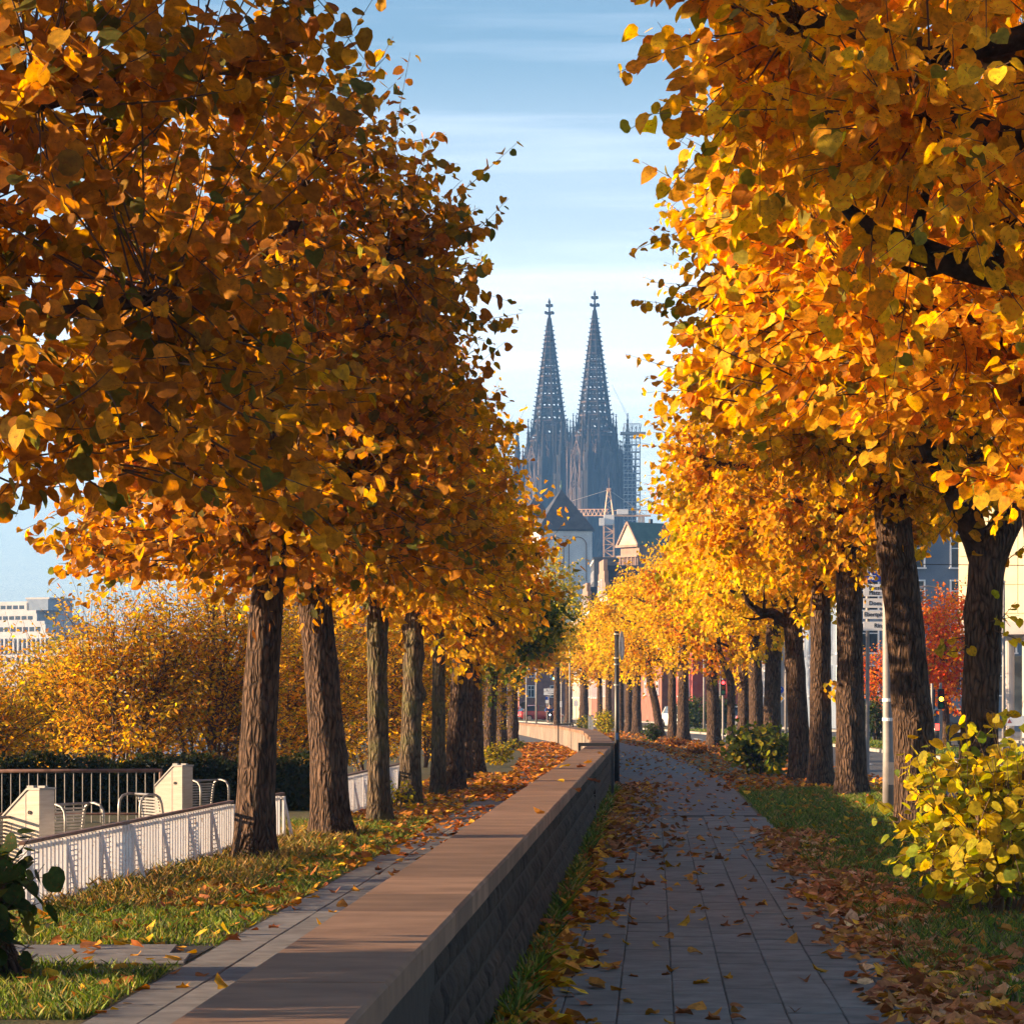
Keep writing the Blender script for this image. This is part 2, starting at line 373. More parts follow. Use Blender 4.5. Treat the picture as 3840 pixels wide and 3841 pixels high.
M['water'] = mat('river_water', (0.05, 0.07, 0.08), rough=0.12, spec=0.6, bump=0.3, bscale=0.8)
wme = bpy.data.meshes.new('river'); wme.from_pydata([(-340, -100, -4.4), (-12, -100, -4.4), (-12, 560, -4.4), (-340, 560, -4.4)], [], [(0, 1, 2, 3)]); wme.materials.append(M['water'])
tag(link('river', wme), kind='structure')

ribbon('verge_river_side', -9.5, -2.97, 4, 300, -0.004, M['verge'], 0.15)
ribbon('verge_road_side', 1.52, 4.85, 4, 300, -0.004, M['verge'], 0.15)
fp = ribbon('footpath', -0.84, 1.52, 4, 300, 0.0, M['joint'], 0.12)
fp_far = ribbon('footpath_asphalt', -0.83, 1.51, 47.5, 300, 0.012, M['path_far'], 0.05)
wk = ribbon('walkway', -2.97, -1.22, 4, 300, 0.0, M['joint'], 0.12)
wk_far = ribbon('walkway_asphalt', -2.96, -1.23, 46.5, 300, 0.012, M['path_far'], 0.05)
ribbon('road', 5.0, 9.55, 4, 320, -0.12, M['asphalt'], 0.04)
ribbon('median', 9.75, 12.4, 4, 320, -0.004, M['verge'], 0.15)
ribbon('far_carriageway', 12.6, 19.0, 4, 320, -0.12, M['asphalt'], 0.04)
ribbon('pavement', 19.2, 27.0, 4, 320, 0.0, M['slab_l'], 0.15)
# kerbs, one stone each where they can be told apart
for kname, kx, Ya, Yb in (('kerb', 4.925, 40, 150), ('kerb', 9.65, 60, 190), ('kerb', 12.5, 70, 190), ('kerb', 19.1, 90, 200)):
    kr = ribbon(kname, kx - .073, kx + .073, 4, 320, -0.02, M['kerb'], 0.14)
# slabs of the two footpaths (thickness proud of the joints)
def slab_mesh(name, w, l, m, seed):
    r = random.Random(seed); b = MB()
    bev = 0.006
    x, y = w / 2, l / 2
    P = [(-x, -y, -.03), (x, -y, -.03), (x, y, -.03), (-x, y, -.03), (-x, -y, .006), (x, -y, .006), (x, y, .006), (-x, y, .006)]
    t = [(a * (1 - bev / abs(a)), c * (1 - bev / abs(c)), .012) for a, c, _ in P[4:]]
    b.add(P + t, [(0, 1, 5, 4), (1, 2, 6, 5), (2, 3, 7, 6), (3, 0, 4, 7), (4, 5, 9, 8), (5, 6, 10, 9), (6, 7, 11, 10), (7, 4, 8, 11), (8, 9, 10, 11)])
    return b.mesh(name, m)
rs = random.Random(3)
sm = slab_mesh('slab', 0.2955, 0.884, M['slab'], 1)
ang = -math.atan(0.04325)
cols = [-0.645 + 0.30 * i for i in range(8)]
nsl = 0
for ci, cxo in enumerate(cols):
    Y = 16.2 + (0.9 * ((ci * 0.37) % 1.0))
    while Y < 47.0:
        if nsl < 292:
            o = link('slab', sm, fp, tuple(pt(cxo + rs.uniform(-.002, .002), Y, rs.uniform(-.003, .003))), ang)
            o.rotation_euler = (rs.uniform(-.003, .003), rs.uniform(-.005, .005), ang)
        nsl += 1; Y += 0.9
near_m = slab_mesh('slab_band', 0.292, 1.0, M['slab'], 2)
# the bands nearest the frame edge, below the picture
mb = MB()
for cxo in cols:
    for Y in np.arange(5, 15.6, 0.9):
        p = pt(cxo, Y, 0); mb.box((p.x, p.y, -.01), (0.292, 0.892, 0.044), ang)
tag(mb.build('slabs', M['slab'], fp), kind='stuff')
sw1 = slab_mesh('slab', 0.292, 0.995, M['slab_l'], 3); sw2 = slab_mesh('slab', 0.692, 0.995, M['slab_l'], 4)
for cxo, me_, off in ((-2.80, sw1, 0.0), (-2.30, sw2, .45), (-1.59, sw2, .1)):
    Y = 8.3 + off
    while Y < 46.0:
        if Y > 15.5:
            o = link('slab', me_, wk, tuple(pt(cxo, Y, rs.uniform(-.003, .003))), ang)
        Y += 1.0
# cross path leading through the grass to the steps
cp = bpy.data.objects.new('cross_path', None)
A, B = pt(-2.99, 20.75), pt(-2.99, 22.3)
mb = MB(); mb.prism([(A.x, A.y), (B.x, B.y), (B.x - 6.5, B.y - .25), (A.x - 6.5, A.y - .25)], -0.05, 0.004)
cp = mb.build('cross_path', M['joint']); tag(cp, kind='structure')
cs = slab_mesh('slab', 0.99, 0.765, M['slab_l'], 5)
for i in range(6):
    for j in range(2):
        a = A.lerp(B, (j + .5) / 2)
        link('slab', cs, cp, (a.x - .51 - i - .2 * j, a.y - .25 * (i + .5) / 6.5, 0.004 + rs.uniform(-.002, .002)), 0.04)
# road markings
lm = MB().box((0, 0, 0), (0.13, 3.0, 0.006)).mesh('lane_dash', M['line'])
for i, Y in enumerate(np.arange(56, 200, 7.5)):
    tg = (pathx(Y + 1) - pathx(Y - 1)) / 2
    link('lane_dash', lm, bpy.data.objects['road'], tuple(pt(6.75, Y, -0.112)), -math.atan(tg))
ribbon('edge_line', 12.9, 13.02, 60, 300, -0.112, M['line']).parent = bpy.data.objects['far_carriageway']

# ------------------------------------------------------------------ the low wall with its coping
wall_top = lambda Y: float(np.interp(Y, [0, 60, 101, 128, 164, 230], [.83, .83, .75, .69, .585, .56]))
wall = empty('low_wall', pt(-1.0, 9.0), 'long low stone wall with flat sandstone coping running between the two footpaths', 'wall')
wo = wall.location
v = []; f = []
Ys = np.concatenate([np.arange(5, 70, 5.0), np.arange(70, 232, 4.0)])
for Y in Ys:
    x = pathx(Y); t = wall_top(Y) - .095
    v += [(x - 1.20 - wo.x, Y - wo.y, -.1), (x - 1.20 - wo.x, Y - wo.y, t), (x - .85 - wo.x, Y - wo.y, t), (x - .85 - wo.x, Y - wo.y, -.1)]
for i in range(len(Ys) - 1):
    for k in range(4):
        f.append((i * 4 + k, i * 4 + (k + 1) % 4, (i + 1) * 4 + (k + 1) % 4, (i + 1) * 4 + k))
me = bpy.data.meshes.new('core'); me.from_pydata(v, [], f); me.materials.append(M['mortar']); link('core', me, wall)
def coping_mesh(L, seed):
    r = random.Random(seed)
    w = .237; b = .012; h = .095
    prof = [(-w, 0), (-w, h - b), (-w + b, h), (w - b, h), (w, h - b), (w, 0)]
    v = []; n = len(prof)
    ends = (-L / 2, -L / 2 + b, L / 2 - b, L / 2)
    for i, y in enumerate(ends):
        s = 1.0 if i in (1, 2) else 0.985
        for x, z in prof: v.append((x * (1 if i in (1, 2) else .995) + r.uniform(-.002, .002), y, z * (s if z > 0 else 1) ))
    f = [(i * n + k, i * n + k + 1, (i + 1) * n + k + 1, (i + 1) * n + k) for i in range(3) for k in range(n - 1)]
    f += [tuple(range(n - 1, -1, -1)), tuple(3 * n + k for k in range(n))]
    f += [(i * n + n - 1, i * n, (i + 1) * n, (i + 1) * n + n - 1) for i in range(3)]
    f = [tuple(reversed(q)) for q in f]
    me = bpy.data.meshes.new('coping_slab'); me.from_pydata(v, [], f); me.materials.append(M['coping']); return me
clen = [1.0, 1.4, 1.9, 1.2]; cms = [coping_mesh(l - .006, s) for s, l in enumerate(clen)]
Y = 6.0; i = 0
while Y < 226:
    ci_ = rs.randrange(4); yc = Y + clen[ci_] / 2; tg = (pathx(yc + .9) - pathx(yc - .9)) / 1.8; p = pt(-1.028, yc, wall_top(yc) - .095)
    o = link('coping_slab', cms[ci_], wall, tuple(p - wo), -math.atan(tg))
    o.rotation_euler = (rs.uniform(-.002, .002), rs.uniform(-.003, .003), -math.atan(tg) + rs.uniform(-.001, .001))
    Y += clen[ci_]; i += 1
def rock_mesh(L, Hh, D, seed):
    r = random.Random(seed); b = MB()
    nx, nz = 4, 3; v = []; f = []
    for j in range(nz + 1):
        for i_ in range(nx + 1):
            edge = i_ in (0, nx) or j in (0, nz)
            v.append((D * (0.0 if edge else r.uniform(.75, 1.1)), (i_ / nx - .5) * L + (0 if i_ in (0, nx) else r.uniform(-.02, .02)), (j / nz - .5) * Hh + (0 if j in (0, nz) else r.uniform(-.012, .012))))
    for j in range(nz):
        for i_ in range(nx):
            a = j * (nx + 1) + i_; f.append((a, a + 1, a + nx + 2, a + nx + 1))
    me = bpy.data.meshes.new('stone'); me.from_pydata(v, [], f); me.materials.append(M['stone']); me.polygons.foreach_set('use_smooth', [True] * len(f)); return me
lens = [0.34, 0.46, 0.6, 0.5]
rows_h = [0.19, 0.15, 0.21, 0.17]
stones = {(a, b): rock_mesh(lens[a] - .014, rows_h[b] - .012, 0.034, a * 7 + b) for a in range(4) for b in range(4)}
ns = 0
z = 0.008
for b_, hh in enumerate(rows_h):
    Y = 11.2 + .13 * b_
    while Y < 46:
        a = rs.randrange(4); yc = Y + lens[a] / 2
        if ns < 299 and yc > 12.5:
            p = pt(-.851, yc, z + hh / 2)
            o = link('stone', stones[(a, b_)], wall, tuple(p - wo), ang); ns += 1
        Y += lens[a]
    z += hh
# the courses farther along, too small to pick apart
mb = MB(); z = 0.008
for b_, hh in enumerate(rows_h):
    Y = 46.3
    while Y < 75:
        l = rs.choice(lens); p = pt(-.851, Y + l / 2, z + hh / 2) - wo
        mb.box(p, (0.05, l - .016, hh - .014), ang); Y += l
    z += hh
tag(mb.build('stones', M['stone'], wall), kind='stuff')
# concrete panels on the river face
Y = 60.0; pm = {}
while Y < 224:
    l = 2.4; yc = Y + 1.2; tg = (pathx(yc + 1) - pathx(yc - 1)) / 2
    hh = wall_top(yc) - .1
    p = pt(-1.215, yc, hh / 2) - wo
    key = round(hh, 2)
    if key not in pm: pm[key] = MB().box((0, 0, 0), (.03, l * 1.0 - .03, key)).mesh('panel', M['panel'])
    link('panel', pm[key], wall, tuple(p), -math.atan(tg)); Y += l

# steel hoops that straddle the wall
def hoop(Y, label):
    e = empty('steel_hoop', pt(-1.005, Y, 0), label, 'hoop', 'black hoops over the wall', -math.atan((pathx(Y + 1) - pathx(Y - 1)) / 2))
    t = wall_top(Y)
    mb = MB(); mb.box((0, 0, t + .085), (.62, .10, .06)); mb.build('top_bar', M['black'], e)
    for s in (-1, 1):
        MB().box((s * .285, 0, (t + .06) / 2), (.05, .09, t + .06)).build('leg', M['black'], e)
hoop(57.0, 'black steel hoop over the wall beside the tall black sign post')
hoop(126.0, 'small distant black steel hoop where the wall bends')

# ------------------------------------------------------------------ foliage tools
T_FULL = np.array([(0, 0, 0), (0, .5, .0), (0, 1.0, -.10),
                   (-.25, -.10, .05), (-.47, .10, .10), (-.53, .38, .09), (-.41, .68, .03), (-.17, .88, -.04),
                   (.25, -.10, .05), (.47, .10, .10), (.53, .38, .09), (.41, .68, .03), (.17, .88, -.04)], float)
F_FULL = np.array([(0, 1, 5, 4, 3), (1, 2, 7, 6, 5), (1, 0, 8, 9, 10), (2, 1, 10, 11, 12)])
T_MID = np.array([(0, 0, 0), (.46, .06, .10), (.40, .58, .05), (0, 1.02, -.08), (-.40, .58, .05), (-.46, .06, .10)], float)
F_MID = np.array([(0, 1, 2, 3), (0, 3, 4, 5)])
T_KITE = np.array([(0, 0, 0), (.48, .40, .10), (0, 1.0, -.06), (-.48, .40, .10)], float)
F_KITE = np.array([(0, 1, 2), (0, 2, 3)])
T_THIN = np.array([(0, 0, 0), (.22, .45, .05), (0, 1.0, 0), (-.22, .45, .05)], float)
T_MAPLE = np.array([(0, 0, 0), (.22, .30, .05), (.58, .25, .12), (.34, .55, .06), (.30, .95, .10), (0, .75, 0),
                    (-.30, .95, .10), (-.34, .55, .06), (-.58, .25, .12), (-.22, .30, .05), (0, 1.15, 0)], float)

def unit(a):
    return a / np.maximum(np.linalg.norm(a, axis=-1, keepdims=True), 1e-9)

def leaf_mesh(name, pos, tip, nrm, size, col, m, T=T_FULL, Fc=F_FULL, curl=None):
    N, k = len(pos), len(T)
    tip = unit(tip); side = unit(np.cross(tip, nrm)); n = np.cross(side, tip)
    Tw = np.broadcast_to(T[None], (N, k, 3)).copy()
    if curl is not None:
        Tw[:, :, 2] = Tw[:, :, 2] * curl[:, None] + (Tw[:, :, 1] ** 2) * (1 - curl[:, None]) * .12
    co = pos[:, None] + size[:, None, None] * (Tw[:, :, 0:1] * side[:, None] + Tw[:, :, 1:2] * tip[:, None] + Tw[:, :, 2:3] * n[:, None])
    faces = (Fc[None] + (np.arange(N) * k)[:, None, None]).reshape(-1, Fc.shape[1])
    return np_mesh(name, co.reshape(-1, 3), faces, m, col=np.repeat(col, k, axis=0))

PAL = {  # leaf colours (linear) and weights
    'brown':  [((.43, .17, .017), 3), ((.48, .22, .019), 3), ((.34, .13, .015), 2.2), ((.27, .16, .022), 1.5), ((.11, .11, .02), 1.1), ((.54, .28, .022), 1.4)],
    'orange': [((.53, .21, .015), 3), ((.57, .265, .017), 3), ((.44, .145, .013), 2.0), ((.32, .19, .022), 1.2), ((.10, .105, .02), 1.0), ((.62, .34, .022), 1.4)],
    'gold':   [((.63, .32, .015), 3), ((.67, .38, .017), 3), ((.57, .25, .013), 1.9), ((.47, .30, .022), 1.1), ((.17, .165, .022), .5), ((.48, .17, .013), .8)],
    'amber':  [((.60, .28, .015), 3), ((.64, .34, .017), 2.8), ((.54, .22, .013), 1.9), ((.42, .25, .022), 1.0), ((.15, .15, .022), .4), ((.43, .135, .013), .5)],
    'yellow': [((.73, .465, .019), 3), ((.71, .41, .017), 3), ((.63, .325, .015), 1.6), ((.52, .39, .03), 1.1), ((.24, .225, .025), .45)],
    'rust':   [((.60, .24, .014), 3), ((.66, .34, .018), 2.2), ((.50, .145, .012), 1.8)],
    'green':  [((.10, .13, .02), 3), ((.16, .18, .025), 2), ((.38, .29, .03), 1.2), ((.06, .085, .015), 2), ((.55, .37, .03), .8)],
    'lime':   [((.40, .36, .026), 3), ((.54, .40, .025), 2.8), ((.26, .29, .026), 2.0), ((.64, .43, .022), 2.0), ((.12, .17, .022), 1.0)],
    'dkgreen': [((.03, .055, .012), 3), ((.05, .08, .016), 2), ((.10, .10, .02), .8)],
    'shrub':  [((.62, .37, .02), 3), ((.56, .31, .018), 2.4), ((.60, .25, .016), 1.6), ((.46, .34, .03), 1.6), ((.22, .21, .028), 1.0), ((.42, .15, .018), .7)],
    'maple':  [((.70, .19, .018), 3), ((.68, .11, .016), 2.4), ((.70, .29, .02), 2.6), ((.58, .055, .014), 1), ((.40, .28, .03), .5)],
    'hedge':  [((.010, .018, .006), 3), ((.018, .028, .008), 2), ((.03, .036, .010), 1), ((.07, .05, .012), .25)],
    'litter': [((.40, .18, .075), 3), ((.34, .13, .05), 3), ((.46, .22, .05), 2), ((.24, .09, .04), 2), ((.46, .27, .14), 1.4), ((.55, .29, .03), .8)],
    'litter_gold': [((.54, .27, .03), 3), ((.48, .19, .035), 3), ((.34, .12, .035), 2), ((.62, .38, .025), 1.6), ((.26, .095, .04), 1)],
    'litter_red': [((.42, .13, .025), 3), ((.50, .19, .03), 2.4), ((.28, .075, .022), 1.8), ((.56, .28, .035), 1.2)],
    'grass':  [((.09, .15, .018), 3), ((.13, .19, .022), 2), ((.22, .22, .035), 1.4), ((.30, .22, .07), .9), ((.04, .075, .012), 2)],
    'dryg':   [((.34, .21, .07), 2), ((.24, .18, .04), 2), ((.12, .14, .025), 2), ((.42, .23, .06), 1)],
}
def palette(name, n, r, jit=0.16, tone=1.0):
    p = PAL[name]; w = np.array([q[1] for q in p], float); c = np.array([q[0] for q in p])
    k = r.choice(len(p), n, p=w / w.sum())
    return np.clip(c[k] * (1 + r.normal(0, jit, (n, 1))) * (1 + r.normal(0, .05, (n, 3))) * tone, .003, .9)

def rand_dir(r, n):
    return unit(r.normal(size=(n, 3)))

def shoots_and_leaves(r, starts, dirs, lens, per_m, leaf, lo=0.22, droop=0.28, petiole=.05):
    """leaves set alternately along curved shoots; returns leaf arrays and shoot polylines"""
    S = len(starts); K = 5
    t = np.linspace(0, 1, K)
    up = np.array([0, 0, 1.0])
    bend = rand_dir(r, S) * .18 + up * r.uniform(-.10, .22, (S, 1))
    line = starts[:, None] + dirs[:, None] * (lens[:, None, None] * t[None, :, None]) + bend[:, None] * ((t ** 2)[None, :, None] * lens[:, None, None])
    cnt = np.maximum(2, (lens * per_m).astype(int)); idx = np.repeat(np.arange(S), cnt)
    u = np.concatenate([(np.arange(c) + .6) / c for c in cnt]); u = lo + (1 - lo) * u
    L = lens[idx][:, None]
    base = starts[idx] + dirs[idx] * L * u[:, None] + bend[idx] * L * (u ** 2)[:, None]
    ax = unit(dirs[idx] + 2 * bend[idx] * u[:, None])
    sd = unit(np.cross(ax, rand_dir(r, len(idx))))
    flip = np.where(np.concatenate([np.arange(c) % 2 for c in cnt]) == 0, 1.0, -1.0)[:, None]
    ref = unit(np.cross(ax, up[None] + r.normal(0, .15, (len(idx), 3))))
    sd = unit(ref * flip + sd * .55)
    pos = base + sd * petiole * r.uniform(.5, 1.5, (len(idx), 1))
    tip = unit(sd * .75 + ax * .45 - up * (droop + r.uniform(-.1, .65, (len(idx), 1))) + rand_dir(r, len(idx)) * .35)
    nrm = unit(up * .55 + ax * .2 + rand_dir(r, len(idx)) * .75)
    size = leaf * (.38 + .9 * r.beta(2.2, 1.5, len(idx))) * (1 - .28 * (u > .93))
    return pos, tip, nrm, size, line

def twig_mesh(name, line, r0, m, n=3):
    S, K, _ = line.shape
    d = unit(np.gradient(line, axis=1)); ref = np.array([.31, .17, .93]); a = unit(np.cross(d, ref)); b = np.cross(d, a)
    th = np.arange(n) * 2 * math.pi / n
    rad = (r0[:, None] * np.linspace(1, .25, K)[None])[:, :, None, None]
    co = line[:, :, None] + rad * (a[:, :, None] * np.cos(th)[None, None, :, None] + b[:, :, None] * np.sin(th)[None, None, :, None])
    ids = np.arange(S * K * n).reshape(S, K, n)
    q = np.stack([ids[:, :-1, :], np.roll(ids, -1, 2)[:, :-1, :], np.roll(ids, -1, 2)[:, 1:, :], ids[:, 1:, :]], -1).reshape(-1, 4)
    return np_mesh(name, co.reshape(-1, 3), q, m, smooth=True)

def bark_tube(name, pts, rad, m, seg=36, ridge=.07, seed=0, flare=0.0, burl=0.0, rows=None):
    """limb with furrowed bark; pts/rad are resampled"""
    r = np.random.default_rng(seed)
    pts = np.array([tuple(p) for p in pts], float); rad = np.array(rad, float)
    L = np.concatenate([[0], np.cumsum(np.linalg.norm(np.diff(pts, axis=0), axis=1))])
    rows = rows or max(6, int(L[-1] / 0.09)); s = np.linspace(0, L[-1], rows)
    # smooth resample
    P = np.stack([np.interp(s, L, pts[:, k]) for k in range(3)], 1); R = np.interp(s, L, rad)
    for _ in range(max(1, rows // 14)):
        P[1:-1] = (P[:-2] + 2 * P[1:-1] + P[2:]) / 4; R[1:-1] = (R[:-2] + 2 * R[1:-1] + R[2:]) / 4
    d = unit(np.gradient(P, axis=0)); a = unit(np.cross(d, np.array([.05, 1, .03]))); b = np.cross(d, a)
    th = np.arange(seg) * 2 * math.pi / seg
    ph = r.uniform(0, 6.28, 8)
    S_, TH = np.meshgrid(s, th, indexing='ij')
    k1 = max(5, int(seg / 5))
    w = np.sin(S_ * 2.1 + ph[0]) * .9 + np.sin(S_ * 5.3 + ph[1] + TH * 2) * .5
    rg = (np.abs(np.sin(TH * k1 / 2 + w + ph[2])) - .6) + .5 * np.sin(TH * 3 + ph[3] + S_ * .7) * .6 + .35 * np.sin(TH * (k1 - 2) + S_ * 9 + ph[4])
    rr = R[:, None] * (1 + ridge * rg)
    if flare:
        lob = 1 + .30 * np.sin(TH * 5 + ph[5]) + .2 * np.sin(TH * 3 + ph[6])
        rr = rr * (1 + flare * np.exp(-S_ / .22) * lob)
    if burl:
        for _ in range(7):
            s0, t0 = r.uniform(.15, .95) * L[-1], r.uniform(0, 6.28)
            dt = np.angle(np.exp(1j * (TH - t0)))
            rr = rr * (1 + burl * r.uniform(.5, 1.2) * np.exp(-((S_ - s0) / .13) ** 2 - (dt / .5) ** 2))
    co = P[:, None] + rr[:, :, None] * (a[:, None] * np.cos(TH)[:, :, None] + b[:, None] * np.sin(TH)[:, :, None])
    ids = np.arange(rows * seg).reshape(rows, seg)
    q = np.stack([ids[:-1], np.roll(ids, -1, 1)[:-1], np.roll(ids, -1, 1)[1:], ids[1:]], -1).reshape(-1, 4)
    return np_mesh(name, co.reshape(-1, 3), q, m, smooth=True)

LEAF_OBJ_LIMIT = 300
def lime_tree(base, label, tr, zf, cr, z0, z1, pal, nl, seed, lean=(0, 0), coff=(0, 0), leaf=.145, lod=0, knobs=9, singles=0,
              group=None, mossy=False, burl=.1, sparse=0.0, limbs=True, tone=1.0, cat='tree', ry=None, name='lime_tree', sprouts=(), fork=None, arms=(), skirt=0, far=.55):
    """pollarded lime: trunk, limbs ending in knobs, long shoots with leaves"""
    r = np.random.default_rng(seed)
    base = Vector(base); e = empty(name, base, label, cat, group)
    bark = M['bark_moss'] if mossy else M['bark']
    top = np.array([lean[0], lean[1], zf])
    zt = z0 + (z1 - z0) * .62
    cen = np.array([lean[0] + coff[0], lean[1] + coff[1], (z0 + z1) / 2]); rz = (z1 - z0) / 2; ry = ry or cr
    lead = cen + np.array([0, 0, rz * .30])
    if fork is None:
        pts = [(0, 0, -.12), (lean[0] * .12, lean[1] * .12, zf * .25), (lean[0] * .45, lean[1] * .45, zf * .6), top, top + (lead - top) * .5 + np.array([.12, 0, .1]) * r.normal(), lead]
        rad = [tr * 1.12, tr * 1.0, tr * .92, tr * .86, tr * .5, tr * .2]
    else:
        pts = [(0, 0, -.12), (lean[0] * .12, lean[1] * .12, zf * .25), (lean[0] * .45, lean[1] * .45, zf * .6), top, top + np.array([fork, 0, .9]), lead + np.array([fork * 1.3, 0, 0])]
        rad = [tr * 1.12, tr * 1.0, tr * .95, tr * .95, tr * .6, tr * .2]
    seg = 40 if not lod else 18
    link('trunk', bark_tube('trunk', pts, rad, bark, seg, .06, seed, flare=.5, burl=burl * 1.6, rows=None if not lod else 30), e)
    # knobs spread through the crown
    kn = []
    for i in range(knobs):
        a = 2 * math.pi * (i * .618 + r.uniform(-.06, .06)); h = (i + .5) / knobs
        rr_ = (.30 + .34 * math.sin(math.pi * (0.12 + .8 * h))) * r.uniform(.8, 1.15)
        kn.append(cen + np.array([cr * rr_ * math.cos(a), ry * rr_ * math.sin(a), rz * (-.62 + 1.2 * h)]))
    kn = np.array(kn)
    if limbs:
        for i, k in enumerate(kn):
            f_ = min(1.0, max(0.0, (k[2] - zf) / max(.3, lead[2] - zf) * .75)); st = top + (lead - top) * f_ if k[2] > zf else top - np.array([0, 0, .25])
            mid = st * .5 + k * .5 + np.array([r.normal() * .1, r.normal() * .1, -.05 + .16 * r.random()])
            q = tr * (.42 if not lod else .36)
            link('branch', bark_tube('branch', [st, st * .8 + mid * .2, mid, k], [q, q * .92, q * .66, q * .45], M['limb'], 14 if not lod else 8, .14, seed * 31 + i, rows=12 if not lod else 7), e)
    for (za_, ex_, ey_, ez_, ar_) in arms:       # heavy low limbs ending in a bare elbow
        t_ = min(1.0, za_ / zf); p0_ = np.array([lean[0] * t_, lean[1] * t_, za_]); p1_ = np.array([ex_, ey_, ez_])
        link('branch', bark_tube('branch', [p0_, p0_ * .6 + p1_ * .4 + np.array([0, .1, .12]), p0_ * .3 + p1_ * .7 + np.array([0, 0, -.06]), p1_, p1_ + (p1_ - p0_) * .10 + np.array([0, 0, .2])], [ar_ * 1.25, ar_, ar_ * .8, ar_ * .62, ar_ * .12], M['limb'], 14, .16, seed + 77, burl=.25, rows=22), e)
        for j_ in range(4):
            q_ = p0_ + (p1_ - p0_) * (.5 + .13 * j_); dq = np.array([-.25 + .3 * r.normal(), .3 * r.normal(), .55 * (1 if j_ % 2 else -.35)])
            link('branch', bark_tube('branch', [q_, q_ + dq * .5, q_ + dq * .8 + np.array([0, 0, .14])], [ar_ * .4, ar_ * .26, ar_ * .08], M['limb'], 7, .1, seed + j_, rows=7), e)
    # shoots: from the knobs out to the crown's outline, and some along the leader
    mean_len = .62 * (cr + rz) / 2; per_m = 13.0 if not lod else 10.0
    S = max(12, int(nl / (mean_len * per_m)))
    ki = r.integers(0, knobs, S)
    st = kn[ki] + r.normal(0, .06, (S, 3))
    d = rand_dir(r, S); outw = unit((kn[ki] - cen) / np.array([cr, ry, rz])) * np.array([cr, ry, rz]) / max(cr, rz)
    d = unit(d + outw * r.choice([.85, .1], S, p=[.68, .32])[:, None] + np.array([0, 0, .22]))
    # distance to ellipsoid along d
    p_ = (st - cen) / np.array([cr, ry, rz]); dd = d / np.array([cr, ry, rz])
    A_ = (dd ** 2).sum(1); B_ = (p_ * dd).sum(1); C_ = (p_ ** 2).sum(1) - 1
    disc = np.maximum(B_ ** 2 - A_ * C_, 1e-4); dist = (-B_ + np.sqrt(disc)) / A_
    ln = np.clip(dist * r.choice([.62, .8, .95, 1.05, 1.22, 1.5], S, p=[.17, .25, .26, .17, .10, .05]) * r.uniform(.9, 1.12, S), .25, 2.5)
    ln = np.minimum(ln, dist + far)
    # short side shoots clothing the trunk top and the limbs
    nsd = S // 3 if fork is None else S // 14; q_ = r.random((nsd, 1)); kk = r.integers(0, knobs, nsd)
    s2 = np.where(r.random((nsd, 1)) < .45, top + (lead - top) * q_ - np.array([0, 0, .3]), top * (1 - q_) + kn[kk] * q_)
    d2 = unit(rand_dir(r, nsd) + np.array([0, -.35, .1])); l2_ = r.uniform(.45, 1.15, nsd)
    st = np.concatenate([st, s2]); d = np.concatenate([d, d2]); ln = np.concatenate([ln, l2_])
    if skirt:      # flat lower rim of the pollard crown
        ns_ = int(S * .42); ak = r.uniform(0, 6.283, ns_); rk = np.sqrt(r.uniform(.12, .66, ns_))
        s3 = np.stack([cen[0] + cr * rk * np.cos(ak), cen[1] + ry * rk * np.sin(ak), z0 + skirt + r.uniform(.2, 1.1, ns_)], 1)
        d3 = unit(np.stack([np.cos(ak), np.sin(ak), r.uniform(-.55, .25, ns_)], 1) + rand_dir(r, ns_) * .5)
        st = np.concatenate([st, s3]); d = np.concatenate([d, d3]); ln = np.concatenate([ln, r.uniform(.35, .95, ns_)])
    pos, tip, nrm, size, line = shoots_and_leaves(r, st, d, ln, per_m, leaf)
    if sparse:
        keep = r.random(len(pos)) > sparse; pos, tip, nrm, size = pos[keep], tip[keep], nrm[keep], size[keep]
    col = palette(pal, len(pos), r, tone=tone)
    # whole shoots share a hue shift, so the crown shows clumps
    for (sx, sz, sdir, sl_, sn) in sprouts:      # suckers on the trunk
        s0 = np.tile(np.array([[sx, -tr * .9, sz]]), (sn, 1)) + r.normal(0, .03, (sn, 3)); dv = unit(np.array([sdir]) + r.normal(0, .45, (sn, 3)))
        p2, t2, n2, z2, l2 = shoots_and_leaves(r, s0, dv, np.full(sn, sl_) * r.uniform(.6, 1.1, sn), 14, leaf * .85)
        pos = np.concatenate([pos, p2]); tip = np.concatenate([tip, t2]); nrm = np.concatenate([nrm, n2]); size = np.concatenate([size, z2]); col = np.concatenate([col, palette('yellow' if pal != 'green' else 'green', len(p2), r)]); line = np.concatenate([line, l2])
    line = line if not lod else line[::2]
    link('twigs', twig_mesh('twigs', line, np.full(len(line), .009), M['twig']), e)['kind'] = 'stuff'
    T, Fc = (T_FULL, F_FULL) if lod < 1 and singles else ((T_MID, F_MID) if lod < 2 else (T_KITE, F_KITE))
